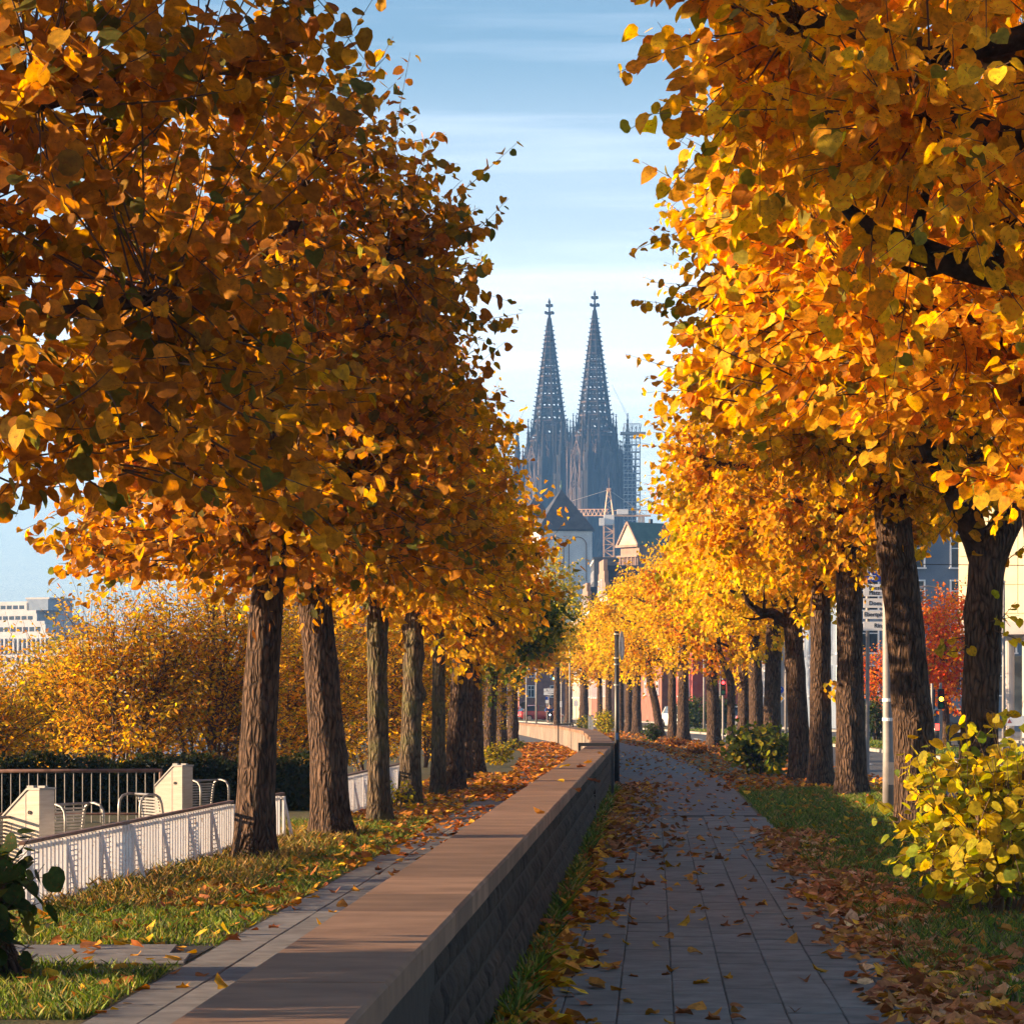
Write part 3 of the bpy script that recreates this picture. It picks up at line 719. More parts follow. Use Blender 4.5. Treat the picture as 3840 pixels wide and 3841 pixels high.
    if singles:
        # the leaves that show largest: in the frame, nearest the lens, at the outside of the crown
        wp = pos + np.array(base); px = CX + F * wp[:, 0] / wp[:, 1]; py = HY - F * (wp[:, 2] - H) / wp[:, 1]
        ok = (px > 10) & (px < 3830) & (py > 10) & (py < 3830)
        score = np.where(ok, wp[:, 1] - size * 6, 1e9); pick = np.argsort(score)[:min(singles, int(ok.sum()))]
        protos = {}
        for j in pick:
            ck = tuple(np.round(col[j] / .05).astype(int))
            if ck not in protos:
                one = leaf_mesh('leaf', np.zeros((1, 3)), np.array([[0, 1., 0]]), np.array([[0, 0, 1.]]), np.ones(1), col[j:j + 1], M['leaf'])
                protos[ck] = one
            t_ = unit(tip[j]); s_ = unit(np.cross(t_, nrm[j])); n_ = np.cross(s_, t_)
            o = link('leaf', protos[ck], e)
            o.matrix_basis = Matrix(((s_[0] * size[j], t_[0] * size[j], n_[0] * size[j], pos[j, 0]), (s_[1] * size[j], t_[1] * size[j], n_[1] * size[j], pos[j, 1]), (s_[2] * size[j], t_[2] * size[j], n_[2] * size[j], pos[j, 2]), (0, 0, 0, 1)))
        keep = np.ones(len(pos), bool); keep[pick] = False
        pos, tip, nrm, size, col = pos[keep], tip[keep], nrm[keep], size[keep], col[keep]
    link('crown', leaf_mesh('crown', pos, tip, nrm, size, col, M['leaf'], T, Fc, curl=r.uniform(.0, 2.8, len(pos))), e)['kind'] = 'stuff'
    return e

def bush(base, label, rx, ry, h, n_sh, pal, seed, leaf=.11, name='bush', lod=0, per_m=12, stems=7, up=.8, stem_r=.02, group=None, thin=False, z_lo=0.05, cat='bush', tone=1.0, droop=.25):
    r = np.random.default_rng(seed); e = empty(name, base, label, cat, group)
    sl_ = []
    for i in range(stems):
        a = r.uniform(0, 6.28); q = r.uniform(.2, .7)
        p0 = np.array([rx * .12 * math.cos(a), ry * .12 * math.sin(a), -.08]); p1 = np.array([rx * q * math.cos(a), ry * q * math.sin(a), h * r.uniform(.55, .85)])
        mid = p0 * .5 + p1 * .5 + r.normal(0, .06, 3) * h * .5
        link('stem', bark_tube('stem', [p0, mid, p1], [stem_r, stem_r * .8, stem_r * .4], M['twig'], 6, .05, seed + i, rows=7), e)
        sl_.append((p0, mid, p1))
    k = r.integers(0, stems, n_sh); t = r.uniform(.15, 1, n_sh)[:, None]
    P0, Pm, P1 = [np.array([s[q] for s in sl_])[k] for q in range(3)]
    st = (1 - t) ** 2 * P0 + 2 * t * (1 - t) * Pm + t ** 2 * P1
    d = unit(rand_dir(r, n_sh) + np.array([0, 0, up * .5]) + unit(st * np.array([1, 1, .2]) + 1e-6) * .6)
    cen = np.array([0, 0, h * .5]); ax = np.array([rx, ry, h * .52])
    p_ = (st - cen) / ax; dd = d / ax; A_ = (dd ** 2).sum(1); B_ = (p_ * dd).sum(1); C_ = (p_ ** 2).sum(1) - 1
    dist = (-B_ + np.sqrt(np.maximum(B_ ** 2 - A_ * C_, 1e-4))) / A_
    ln = np.clip(dist * r.uniform(.6, 1.15, n_sh), .12, 1.2 * max(rx, h))
    pos, tip, nrm, size, line = shoots_and_leaves(r, st, d, ln, per_m, leaf, lo=.12, droop=droop, petiole=leaf * .3)
    ok = pos[:, 2] > z_lo; pos, tip, nrm, size = pos[ok], tip[ok], nrm[ok], size[ok]
    link('twigs', twig_mesh('twigs', line, np.full(len(line), stem_r * .3 + .002), M['twig']), e)['kind'] = 'stuff'
    T, Fc = (T_THIN, F_KITE) if thin else ((T_KITE, F_KITE) if lod else (T_FULL, F_FULL))
    link('foliage', leaf_mesh('foliage', pos, tip, nrm, size, palette(pal, len(pos), r, tone=tone), M['leaf'], T, Fc), e)['kind'] = 'stuff'
    return e

# ------------------------------------------------------------------ the two rows of limes
def G(px, py): return gnd(px, py)
# river-side row
lime_tree((-3.30, 20.0, 0), 'brown-leaved lime whose leaning trunk the picture edge cuts beside the cross path', .24, 3.1, 2.4, 2.7, 9.4, 'brown', 12500, 11, tone=.94, lean=(-.9, 0), coff=(.9, 0), singles=300, knobs=13, leaf=.124, skirt=.15)
lime_tree(G(955, 3231), 'lime with a smooth two-toned trunk standing at the end of the white fence', .195, 3.2, 2.3, 2.8, 8.5, 'brown', 14500, 12, tone=1.06, lean=(.16, 0), coff=(.0, 0), singles=300, knobs=12, leaf=.116, skirt=.05)
lime_tree(G(1243, 3138), 'thick lime with deeply furrowed flared trunk, second along the river-side walkway', .225, 3.5, 2.2, 3.0, 7.7, 'orange', 13000, 13, tone=.95, lean=(-.28, 0), coff=(.30, 0), knobs=10, leaf=.116, skirt=.05)
lime_tree(G(1422, 3088), 'slim lime with a grey mossy knobbly trunk between two darker limes', .145, 3.3, 1.8, 2.9, 6.6, 'gold', 6000, 14, lean=(-.05, 0), mossy=True, burl=.25, knobs=7, skirt=.05, leaf=.12)
lime_tree(G(1537, 3023), 'dark lime with a swollen burr halfway up its trunk', .165, 3.3, 1.75, 2.9, 7.0, 'gold', 6000, 15, lean=(.1, 0), mossy=True, burl=.3, knobs=8, skirt=.05, leaf=.12)
lime_tree(G(1643, 2983), 'narrow straight lime just before the forked one', .125, 3.2, 1.6, 2.9, 6.6, 'gold', 4500, 16, lean=(.02, 0), mossy=True, knobs=7, lod=1)
lime_tree(G(1704, 2963), 'lime with bare twigs and a long low limb reaching over the walkway', .175, 2.9, 1.75, 2.8, 5.9, 'gold', 3000, 17, lean=(.16, 0), coff=(.25, 0), knobs=8, lod=1, sparse=.35, arms=((2.75, 1.35, -.4, 3.55, .085), (3.0, .9, -.3, 4.1, .06)))
lime_tree(G(1749, 2925), 'thin dark lime hidden behind the forked lime', .12, 2.9, 1.5, 2.7, 5.3, 'gold', 3000, 18, lean=(.05, 0), knobs=6, lod=1)
lime_tree(G(1788, 2903), 'brown lime in the river-side row with straight furrowed trunk', .165, 2.9, 1.6, 2.65, 5.3, 'gold', 3600, 19, lean=(-.05, 0), knobs=7, lod=1)
lime_tree(G(1834, 2858), 'lime with partly green crown beside a clump of green undergrowth', .18, 2.7, 1.7, 2.6, 5.2, 'green', 3600, 20, lean=(.1, 0), coff=(.35, 0), knobs=7, lod=1)
lime_tree(G(1880, 2812), 'pair-like lime where the walkway starts to bend', .2, 2.7, 1.85, 2.6, 5.2, 'gold', 3400, 21, lean=(.0, 0), coff=(.3, 0), knobs=7, lod=1)
lime_tree(G(1922, 2798), 'lime with sunlit reddish trunk at the inside of the bend', .2, 2.7, 1.9, 2.6, 5.2, 'yellow', 3200, 22, lean=(.02, 0), coff=(.35, 0), knobs=7, lod=2)
# road-side row
lime_tree((4.75, 21.0, 0), 'overhanging amber lime whose black limbs enter from the picture edge above', .27, 3.6, 3.05, 3.7, 9.6, 'gold', 16500, 31, tone=1.25, coff=(-1.05, 0), singles=300, knobs=12, leaf=.13, far=.25, ry=2.6, arms=((4.0, -2.5, -.35, 4.62, .115), (5.6, -1.8, -.4, 5.15, .115), (6.5, -2.1, -.4, 5.7, .095)))
lime_tree((4.83, 28.0, 0), 'lime with reddish lit bark standing half outside the picture above the golden bush', .25, 3.6, 2.8, 3.9, 8.3, 'gold', 14000, 32, tone=1.05, lean=(-.30, 0), coff=(-.35, 0), singles=300, knobs=10, leaf=.124, skirt=.1)
lime_tree((4.99, 35.2, 0), 'forked lime with sprouting yellow leaves on its dark trunk behind the golden bush', .205, 3.2, 2.9, 4.1, 8.2, 'gold', 13500, 33, lean=(.1, 0), coff=(-.55, 0), singles=200, knobs=10, leaf=.12, fork=.5, arms=((3.15, -.75, -.1, 4.9, .13),),
          sprouts=((.1, 2.45, (.9, -.3, .1), .45, 4), (-.15, 2.3, (-.8, -.3, .1), .35, 3), (.1, 1.6, (.6, -.3, -.1), .35, 3), (-.1, 1.35, (-.5, -.5, .2), .3, 3)))
lime_tree(G(3440, 3105), 'leaning lime with coarse furrowed bark beside the banded grey lamp post', .265, 4.4, 2.95, 4.0, 7.8, 'gold', 13500, 34, lean=(-.36, 0), coff=(.0, 0), knobs=10, leaf=.118)
lime_tree(G(3192, 2985), 'stout lime with a flared base, first of three standing close together', .25, 4.45, 2.9, 4.05, 7.8, 'gold', 11500, 35, lean=(-.05, 0), coff=(-.45, 0), knobs=9, leaf=.125)
lime_tree(G(3078, 2947), 'lime with an oval knot high on its trunk, middle of three standing close together', .22, 4.2, 2.7, 3.9, 7.7, 'gold', 7500, 36, lean=(-.02, 0), coff=(-.4, 0), knobs=8, lod=1, sprouts=((.05, 2.0, (.8, -.3, -.2), .5, 5),))
lime_tree(G(3000, 2926), 'lime with a thick limb reaching over the path, third of three standing close together', .22, 3.8, 2.6, 3.5, 7.5, 'yellow', 6500, 37, lean=(-.2, 0), coff=(-.4, 0), knobs=8, lod=1, arms=((3.2, -1.15, -.5, 3.75, .10),))
lime_tree(G(2894, 2854), 'brown lime rising out of the large green bush', .25, 3.4, 2.7, 3.4, 7.9, 'yellow', 6000, 38, lean=(.05, 0), coff=(-.35, 0), knobs=8, lod=1)
lime_tree(G(2838, 2826), 'straight lime just beyond the large green bush', .24, 3.4, 2.7, 3.5, 8.0, 'yellow', 5500, 39, lean=(-.08, 0), coff=(-.2, 0), knobs=8, lod=1)
lime_tree(G(2788, 2792), 'dark lime with small leaf sprouts on its trunk', .24, 2.9, 2.5, 3.4, 8.0, 'gold', 5000, 40, knobs=8, lod=1, sprouts=((-.1, 2.3, (-.6, -.3, .2), .5, 4),))
lime_tree(G(2742, 2812), 'small lime forking low into a wide V', .145, 2.4, 2.0, 2.7, 6.2, 'gold', 3200, 41, knobs=6, lod=1, fork=-.4)
lime_tree(G(2677, 2799), 'lime with two stems fused at the base', .25, 2.9, 2.6, 3.3, 8.2, 'rust', 5000, 42, lean=(-.1, 0), knobs=8, lod=1)
lime_tree(G(2562, 2779), 'pale lime trunk with shadow bands, nearer of a close pair', .25, 3.2, 2.7, 3.4, 8.4, 'yellow', 5000, 43, coff=(-.15, 0), knobs=8, lod=2)
lime_tree(G(2521, 2776), 'slimmer brown lime of a close pair', .19, 3.2, 2.6, 3.4, 8.3, 'yellow', 4500, 44, coff=(-.2, 0), knobs=7, lod=2)
lime_tree(G(2475, 2766), 'lime with a slanting trunk and dark green crown centre', .2, 2.7, 2.5, 2.5, 8.0, 'gold', 4500, 45, lean=(-.5, 0), knobs=7, lod=2)
far_t = [(2388, 2751, .24, 'yellow'), (2358, 2746, .2, 'yellow'), (2327, 2742, .2, 'yellow'), (2282, 2726, .22, 'yellow'), (2249, 2722, .2, 'gold'), (2190, 2716, .34, 'yellow'), (2131, 2711, .26, 'yellow')]
far_l = ['first of three slim sunlit trunks behind the black sign post', 'middle one of three slim sunlit trunks behind the black sign post', 'slim sunlit lime trunk close behind the black sign post',
         'distant lime beside the yellow-green bush', 'distant lime with a slanting dark branch', 'thick distant lime behind the bushes at the bend', 'farthest lime with a dark trunk near the cyclist']
for i, (a, b, w, p) in enumerate(far_t):
    lime_tree(G(a, b), far_l[i], w, 3.2, 2.5, 2.95, 8.3 - .22 * i, p, 3600, 50 + i, knobs=7, lod=2, leaf=.17)

lime_tree(((2088 - CX) / F * 205, 205, 0), 'taller green-leaved tree standing in front of the church tower', .2, 4.2, 1.9, 4.2, 11.6, 'lime', 3000, 59, tone=.85, knobs=8, lod=2, leaf=.2, name='green_tree')
# ------------------------------------------------------------------ bushes and hedge
bush(pt(2.70, 25.8), 'large yellow-green lime sucker bush in sunlight at the foot of the limes', 1.0, .9, 1.4, 250, 'lime', 61, leaf=.105, per_m=12, stems=12, z_lo=.16, tone=.86)
lime_tree((-3.75, 10.4, 0), 'lime just outside the frame whose trunk shades the front of the coping', .24, 3.2, 1.7, 4.6, 8.6, 'brown', 3000, 10, lod=2, knobs=8, leaf=.17)
bush((-3.5, 9.5, 0), 'leafy sucker bush just outside the frame shading the front of the wall', .75, 2.4, 1.9, 420, 'green', 60, leaf=.13, lod=1, stems=9)
bush((-3.22, 19.6, 0), 'dark leafy sucker bush around the trunk at the picture edge', .5, .45, .95, 90, 'dkgreen', 62, leaf=.13, stems=5, per_m=9)
bush(G(2865, 2905), 'large green bush with yellowing leaves between the lime trunks', .95, .8, 1.15, 260, 'green', 63, leaf=.12, lod=0, stems=8)
bush(G(2440, 2782), 'low dark green bush under the slanting lime', .42, .5, .75, 130, 'dkgreen', 64, leaf=.11, lod=1)
bush(G(2262, 2752), 'rounded yellow-green bush beside the black sign post', .62, .6, 1.15, 220, 'lime', 65, leaf=.11, lod=1)
bush(G(2188, 2738), 'small green bush near the far bend of the wall', .55, .6, .75, 150, 'green', 66, leaf=.11, lod=1)
bush(G(1868, 2870), 'clump of green undergrowth at the foot of the river-side limes', .6, .5, .55, 180, 'lime', 67, leaf=.09, lod=1, tone=.6)
bush(G(1935, 2815), 'low green tuft of leaves beside the walkway bend', .35, .4, .4, 90, 'green', 68, leaf=.09, lod=1)
bush(G(1490, 3030), 'low weeds growing at the second white fence panel', .35, .3, .45, 60, 'lime', 69, leaf=.08, lod=1)
# brushwood heaps at the foot of the far limes
def brushwood(p, label, rx, seed):
    bush(p, label, rx, .35, .32, 130, 'litter_red', seed, leaf=.09, lod=1, stems=10, up=.1, name='brushwood_heap', cat='brushwood', tone=.45, stem_r=.014)
brushwood(G(2640, 2828), 'dark heap of brushwood at the foot of the fused lime', .75, 71)
brushwood(G(2535, 2800), 'low heap of dry twigs below the close pair of limes', .5, 72)
# river-side shrubs with small golden leaves
sh = [(120, 60, 2.0, 2.75, 'tall golden shrub by the picture edge above the brown railing'), (420, 57, 1.9, 3.55, 'golden shrub rising directly behind the brown railing end'), (760, 58, 1.9, 4.3, 'bushy golden shrub with dark hanging pods behind the hedge'),
      (1010, 62, 2.0, 4.1, 'golden shrub seen between the first two limes'), (1210, 68, 2.0, 4.2, 'orange shrub behind the furrowed lime'), (1390, 74, 2.0, 4.2, 'rusty shrub behind the slim mossy lime'),
      (1560, 82, 1.9, 4.2, 'golden shrub filling the gap behind the burred lime'), (1690, 95, 2.0, 4.0, 'small golden shrub behind the forked lime'), (-150, 52, 1.6, 2.1, 'low golden shrub cut by the picture edge')]
for i, (px, Y, rx, h, lab) in enumerate(sh):
    bush(((px - CX) / F * Y, Y + .6, -.02), lab, rx, 1.6, h, 470, 'shrub', 80 + i, leaf=.12, name='shrub', cat='shrub', stems=13, per_m=17, thin=True, stem_r=.028, up=.9, droop=.1, tone=1.05)
# dark clipped hedge behind the railing
def hedge(label, p0, p1, h, d, n, seed):
    r = np.random.default_rng(seed); p0 = Vector(p0); p1 = Vector(p1); L = (p1 - p0).length; a = math.atan2((p1 - p0).y, (p1 - p0).x)
    e = empty('hedge', p0, label, 'hedge', rz=a)
    MB().box((L / 2, 0, h / 2 - .05), (L - .12, d - .14, h - .1)).build('dark_core', M['hedgecore'], e)  # solid near-black box filling the inside of the hedge
    face = r.choice(3, n, p=[.55, .3, .15]); u = r.uniform(0, L, n); w = r.uniform(0, 1, n)
    bumpy = .05 * np.sin(u * 3.1) + .04 * np.sin(u * 7.7 + 1)
    pos = np.where((face == 0)[:, None], np.stack([u, -d / 2 + r.normal(0, .04, n) + bumpy, w * h], 1), np.where((face == 1)[:, None], np.stack([u, (w - .5) * d, h + r.normal(0, .045, n) + bumpy], 1), np.stack([np.where(w > .5, 0, L) + r.normal(0, .04, n), (w * 7 % 1 - .5) * d, r.uniform(0, h, n)], 1)))
    nr = np.where((face == 0)[:, None], np.array([[0, -1., .3]]), np.where((face == 1)[:, None], np.array([[0, -.2, 1.]]), np.array([[1., 0, .3]])))
    o = leaf_mesh('foliage', pos, rand_dir(r, n) - np.array([0, 0, .2]), unit(nr + rand_dir(r, n) * .8), r.uniform(.04, .085, n), palette('hedge', n, r), M['leaf'], T_KITE, F_KITE)
    link('foliage', o, e)['kind'] = 'stuff'
hedge('dark clipped evergreen hedge behind the brown railing and steel seats', (-9.6, 49.2, 0), (-3.05, 50.5, 0), .76, .8, 13000, 91)

# ------------------------------------------------------------------ white fence, railing, steel cabinets and seats
slat_m = MB().box((0, 0, 0), (.05, .05, 1.0)).mesh('slat', M['white_worn'])
def fence(A, B, h, label, post_every=1.42, bars=True):
    A = Vector(A); B = Vector(B); d = B - A; L = d.length; a = math.atan2(d.y, d.x)
    e = empty('white_fence', A, label, 'fence', rz=a)
    MB().box((L / 2, 0, h), (L + .05, .05, .028)).build('handrail', M['brownrail'], e)
    n = int(L / .155)
    for i in range(n):
        link('slat', slat_m, e, (.03 + i * .155, .0, h / 2 + .01), 0, (1, 1, h - .06))
    for z in (.07, h - .05):
        MB().box((L / 2, .018, z), (L, .012, .03)).build('rail', M['white'], e)
    np_ = max(2, int(round(L / post_every)) + 1)
    for i in range(np_):
        x = min(L - .05, .05 + i * (L - .1) / (np_ - 1))
        MB().box((x, -.026, h / 2 - .02), (.1, .025, h - .02)).build('post', M['white'], e)
        b = MB(); b.add([(x + .02, -.03, h * .92), (x + .07, -.03, h * .92), (x + .07, -.15, -.03), (x + .02, -.15, -.03), (x + .02, -.03, h * .78), (x + .07, -.03, h * .78), (x + .07, -.11, -.03), (x + .02, -.11, -.03)],
                        [(0, 1, 2, 3), (7, 6, 5, 4), (0, 3, 7, 4), (1, 5, 6, 2), (0, 4, 5, 1), (3, 2, 6, 7)])
        b.build('brace', M['white'], e)
    # panels of close cross-wires between some posts
    for k in range(np_ - 1):
        x0 = .05 + k * (L - .1) / (np_ - 1)
        b = MB()
        for z in np.arange(.06, h - .04, .045): b.box((x0 + .3, -.012, z), (.42, .008, .012))
        b.build('cross_wires', M['white'], e)
    return e
fence(pt(-4.93, 25.6), pt(-4.66, 36.2), .56, 'long white slatted fence with dark handrail beside the grass')
fence(pt(-4.60, 37.3), pt(-4.45, 39.3), .56, 'short white slatted fence panel just behind the smooth lime trunk')
fence(pt(-4.45, 45.0), pt(-4.30, 58.0), .60, 'second white slatted fence behind the slim mossy lime')
# brown tube railing in front of the hedge
e = empty('brown_railing', at(-60, 2900, 45.0) * Vector((1, 1, 0)) if False else Vector((-7.6, 45.0, 0)), 'brown tube railing with pale vertical bars in front of the dark hedge', 'railing')
MB().tube([(-.8, 0, .705), (1.4, 0, .71), (2.80, 0, .715)], .026, 10).build('top_rail', M['brownrail'], e, smooth=True)
bm_ = MB().bar((0, 0, 0), (0, 0, .70), .0075, 6).mesh('bar', M['kerb'])
for i in range(29): link('bar', bm_, e, (-.75 + .123 * i, 0, 0))
MB().tube([(-.8, 0, .12), (2.80, 0, .12)], .016, 8).build('bottom_rail', M['brownrail'], e)
MB().bar((2.78, 0, 0), (2.78, 0, .72), .024, 8).build('post', M['brownrail'], e)

def cabinet(base, label, w, h, rz):
    e = empty('steel_cabinet', base, label, 'cabinet', 'steel service cabinets', rz)
    d = .26
    # side profile: tall edge and sloped lid
    P = [(-w / 2, 0), (w / 2, 0), (w / 2, h), (w / 2 - .12, h), (-w / 2, h - .24)]
    b = MB(); b.poly_ext(P, (0, -d / 2, 0), (1, 0, 0), (0, 0, 1), (0, 1, 0), d)
    o = b.build('body', M['steel'], e)
    MB().poly_ext([(-w / 2 - .01, h - .25), (w / 2 - .125, h + .004), (w / 2 + .01, h + .004), (w / 2 + .01, h + .022), (w / 2 - .13, h + .022), (-w / 2 - .01, h - .232)], (0, -d / 2 - .01, 0), (1, 0, 0), (0, 0, 1), (0, 1, 0), d + .02).build('lid', M['steel_dk'], e)
    MB().disc((w / 2 - .10, -d / 2 - .004, h - .20), .018, (0, 1, 0), 14, .012).build('lock', M['dark'], e)
    MB().box((w / 2 - .145, -d / 2 - .0015, h / 2), (.008, .003, h * .94)).build('seam', M['steel_dk'], e)
    for x in (-.02, .10): MB().box((x + .05, 0, h + .03), (.07, .05, .02)).build('hinge', M['steel_dk'], e)
cabinet(gnd(108, 3318), 'large brushed steel cabinet with sloping lid at the near end of the white fence', .385, .86, -.42)
cabinet((((652) - CX) / F * 40.5, 40.5, 0), 'smaller brushed steel cabinet with sloping lid beyond the steel chairs', .385, .86, -.42)

def seat(base, label, rz, mirror=1):
    e = empty('steel_chair', base, label, 'chair', 'slatted steel chairs behind the fence', rz)
    w = .60
    for s in (0, 1):
        x = -w / 2 + s * w
        arc = [(x, .16, 0), (x, .13, .30), (x, .10, .52), (x, .075, .585), (x, .03, .615), (x, -.04, .62), (x, -.11, .60), (x, -.15, .55), (x, -.16, .48), (x, -.16, 0)]
        MB().tube(arc, .016, 8).build('frame', M['steel_dk'], e, smooth=True)
    for z, y in ((.615, .03),): MB().tube([(-w / 2, y, z), (w / 2, y, z)], .014, 8).build('crossbar', M['steel_dk'], e)
    for i in range(13):
        z = .16 + i * .034; MB().box((0, .135 - .07 * i / 13, z), (w - .05, .014, .020)).build('slat', M['steel_dk'], e)
    for i in range(5): MB().box((0, .08 - i * .05, .155), (w - .05, .03, .014)).build('slat', M['steel_dk'], e)
seat(((272 - CX) / F * 33.5, 33.5, 0), 'steel slatted chair beside the large cabinet', 1.0)
seat(((535 - CX) / F * 37.0, 37.0, 0), 'steel slatted chair in the middle behind the fence', -1.05)
seat(((770 - CX) / F * 43.5, 43.5, 0), 'steel slatted chair against the hedge beyond the smaller cabinet', 1.0)
seat(((-12 - CX) / F * 29.6, 29.6, 0), 'steel chair mostly cut off by the picture edge', 1.0)

# ------------------------------------------------------------------ sign post by the wall
e = empty('round_sign_post', pt(-.735, 67.0), 'tall black sign post with a round sign seen almost edge-on beside the wall', 'sign post')
MB().tube([(0, 0, 0), (0, 0, 1.2), (0, 0, 3.1)], [.055, .05, .05], 10).build('post', M['black'], e, smooth=True)
q = Matrix.Rotation(math.radians(78), 3, 'Z'); nv = q @ Vector((0, -1, 0)); ux = q @ Vector((1, 0, 0))
sc_ = Vector((.10, 0, 2.80))
b = MB(); b.disc(sc_ + nv * .0, .295, nv, 28, .012); so_ = b.build('sign_face', M['grey'], e)
for k, (a0, b0) in enumerate(((-.16, .12), (.1, -.06))):
    MB().disc(sc_ + nv * .009 + ux * a0 * .5 + Vector((0, 0, b0)), .055, nv, 16, .006).build('emblem_wheel', M['signwhite'], so_)
MB().poly_ext([(-.07, -.2), (.07, -.2), (.05, .18), (-.05, .18)], sc_ + nv * .007, ux, (0, 0, 1), nv, .004).build('emblem_figure', M['signwhite'], so_)
for z in (2.55, 3.04, 2.0, 2.42): MB().disc((0, 0, z), .062, (0, 0, 1), 10, .03).build('clamp', M['steel_dk'], e)
MB().box((.0, -.052, .95), (.05, .006, .14)).build('sticker', M['bluebox'], e)

# lamp post with white bands beside the leaning lime
e = empty('lamp_post', gnd(3331, 3035), 'thick grey lamp post with two white bands beside the leaning lime', 'lamp post')
MB().tube([(0, 0, -.05), (0, 0, .9), (-.02, 0, 3.0), (-.06, 0, 7.2)], [.092, .086, .07, .05], 16).build('pole', M['greypole'], e, smooth=True)
for z in (1.36, 1.66): MB().ngon((-.005, 0), .089, 18, z, z + .05).build('band', M['signwhite'], e)
MB().box((.03, -.10, .55), (.09, .02, .35)).build('hatch', M['greypole'], e)
MB().tube([(-.06, 0, 7.15), (.3, 0, 7.5), (1.1, 0, 7.6)], .04, 8).build('arm', M['greypole'], e)
MB().box((1.4, 0, 7.6), (.6, .2, .1)).build('lamp_head', M['grey'], e)

# direction sign with stacked plates
def text_mesh(body, size, m, bold=True):
    cu = bpy.data.curves.new('text', 'FONT'); cu.body = body; cu.size = size; cu.extrude = .003; cu.offset = .012 * size if bold else 0
    cu.resolution_u = 3
    o = bpy.data.objects.new('tmp', cu); COL.objects.link(o)
    dg = bpy.context.evaluated_depsgraph_get(); me = bpy.data.meshes.new_from_object(o.evaluated_get(dg)); bpy.data.objects.remove(o); bpy.data.curves.remove(cu)
    me.materials.clear(); me.materials.append(m); me.name = 'lettering'; return me
def put_text(body, size, m, parent, x, y, z, name='lettering'):
    o = link(name, text_mesh(body, size, m), parent, (x, y, z)); o.rotation_euler = (math.pi / 2, 0, 0); return o
YS = 75.0; k_ = YS / F
e = empty('direction_sign', ((3246 - CX) * k_, YS, -.1), 'blue and white stacked direction sign half hidden behind the leaning lime', 'road sign')
ex = e.location
def zz_(py): return H - (py - HY) * k_ - ex.z
xl = (3238 - CX) * k_ - ex.x; wd = 1.14
for nm, y0, y1, mm_ in (('plate', 2144, 2182, 'blue'), ('plate', 2191, 2237, 'signwhite'), ('plate', 2245, 2280, 'signwhite'), ('plate', 2290, 2322, 'signwhite'), ('plate', 2332, 2366, 'signwhite')):
    pl = MB().box((xl + wd / 2, 0, (zz_(y0) + zz_(y1)) / 2), (wd, .03, zz_(y0) - zz_(y1))).build(nm, M[mm_], e)
    if mm_ == 'blue':
        # motorway symbol: two lanes under a bridge, white rim
        ox, oz = xl + .17, zz_(y1) + .045
        for P in ([(-.085, 0), (-.012, 0), (-.010, .075), (-.032, .075)], [(.012, 0), (.085, 0), (.032, .075), (.010, .075)], [(-.115, .085), (.115, .085), (.115, .098), (-.115, .098)], [(-.03, .102), (.03, .102), (.022, .16), (-.022, .16)]):
            MB().poly_ext(P, (ox, -.017, oz), (1, 0, 0), (0, 0, 1), (0, -1, 0), .003).build('motorway_symbol', M['signwhite'], pl)
        MB().box((xl + wd / 2, -.017, zz_(y0) - .008), (wd, .003, .008)).build('rim', M['signwhite'], pl)
    elif y0 == 2191:
        put_text('Breslauer', .135, M['ink'], pl, xl + .12, -.017, zz_(2212)); put_text('Platz', .135, M['ink'], pl, xl + .12, -.017, zz_(2231))
    elif y0 == 2245: put_text('Dom,', .135, M['ink'], pl, xl + .12, -.017, zz_(2270))
    elif y0 == 2290: put_text('Ebertplatz', .135, M['ink'], pl, xl + .01, -.017, zz_(2312))
    elif y0 == 2332: put_text('Ring', .135, M['ink'], pl, xl + .24, -.017, zz_(2354))
for x in (xl + .10, xl + wd - .25): MB().bar((x, .07, 0), (x, .07, zz_(2050)), .045, 10).build('post', M['greypole'], e)

# ------------------------------------------------------------------ grass and fallen leaves
def blades(name, n, xr, yr, pal, hgt, seed, dens_pow=1.0, skip=None, wid=.006):
    r = np.random.default_rng(seed); xo = r.uniform(*xr, n); u = r.random(n) ** dens_pow; Y = yr[0] + (yr[1] - yr[0]) * u
    if skip: k = ~((Y > skip[0]) & (Y < skip[1])); xo, Y = xo[k], Y[k]
    clump = .6 + .5 * np.sin(xo * 3.3 + np.sin(Y * 1.7) * 2) * np.sin(Y * 1.1 + 1.3)
    k = r.random(len(xo)) < .35 + .65 * clump; xo, Y, clump = xo[k], Y[k], clump[k]; n = len(xo)
    b = np.stack([pathx_a(Y) + xo, Y, np.full(n, -.008)], 1); h = hgt * r.uniform(.4, 1.25, n) * (.7 + .6 * clump)
    a = r.uniform(0, 6.28, n); s = np.stack([np.cos(a), np.sin(a), np.zeros(n)], 1) * wid * r.uniform(.6, 1.5, (n, 1))
    ln = np.stack([r.normal(0, .45, n), r.normal(0, .45, n), np.ones(n)], 1) * h[:, None]
    co = np.stack([b - s, b + s, b + ln * .6 + s * .7, b + ln * np.array([1.25, 1.25, 1.0])], 1)
    fc = np.array([(0, 1, 2), (0, 2, 3)])[None] + (np.arange(n) * 4)[:, None, None]
    tag(link(name, np_mesh(name, co.reshape(-1, 3), fc.reshape(-1, 3), M['grass'], col=np.repeat(palette(pal, n, r, .25), 4, 0))), label, 'grass', kind='stuff')
label = 'short rough grass strip between the white fence and the walkway'
blades('grass', 60000, (-5.3, -2.98), (17.2, 46), 'grass', .065, 101, 1.25, (20.7, 22.35))
label = 'dry tan grass tufts along the foot of the white fence'
blades('dry_grass', 9000, (-5.0, -3.6), (26, 42), 'dryg', .12, 102, 1.0)
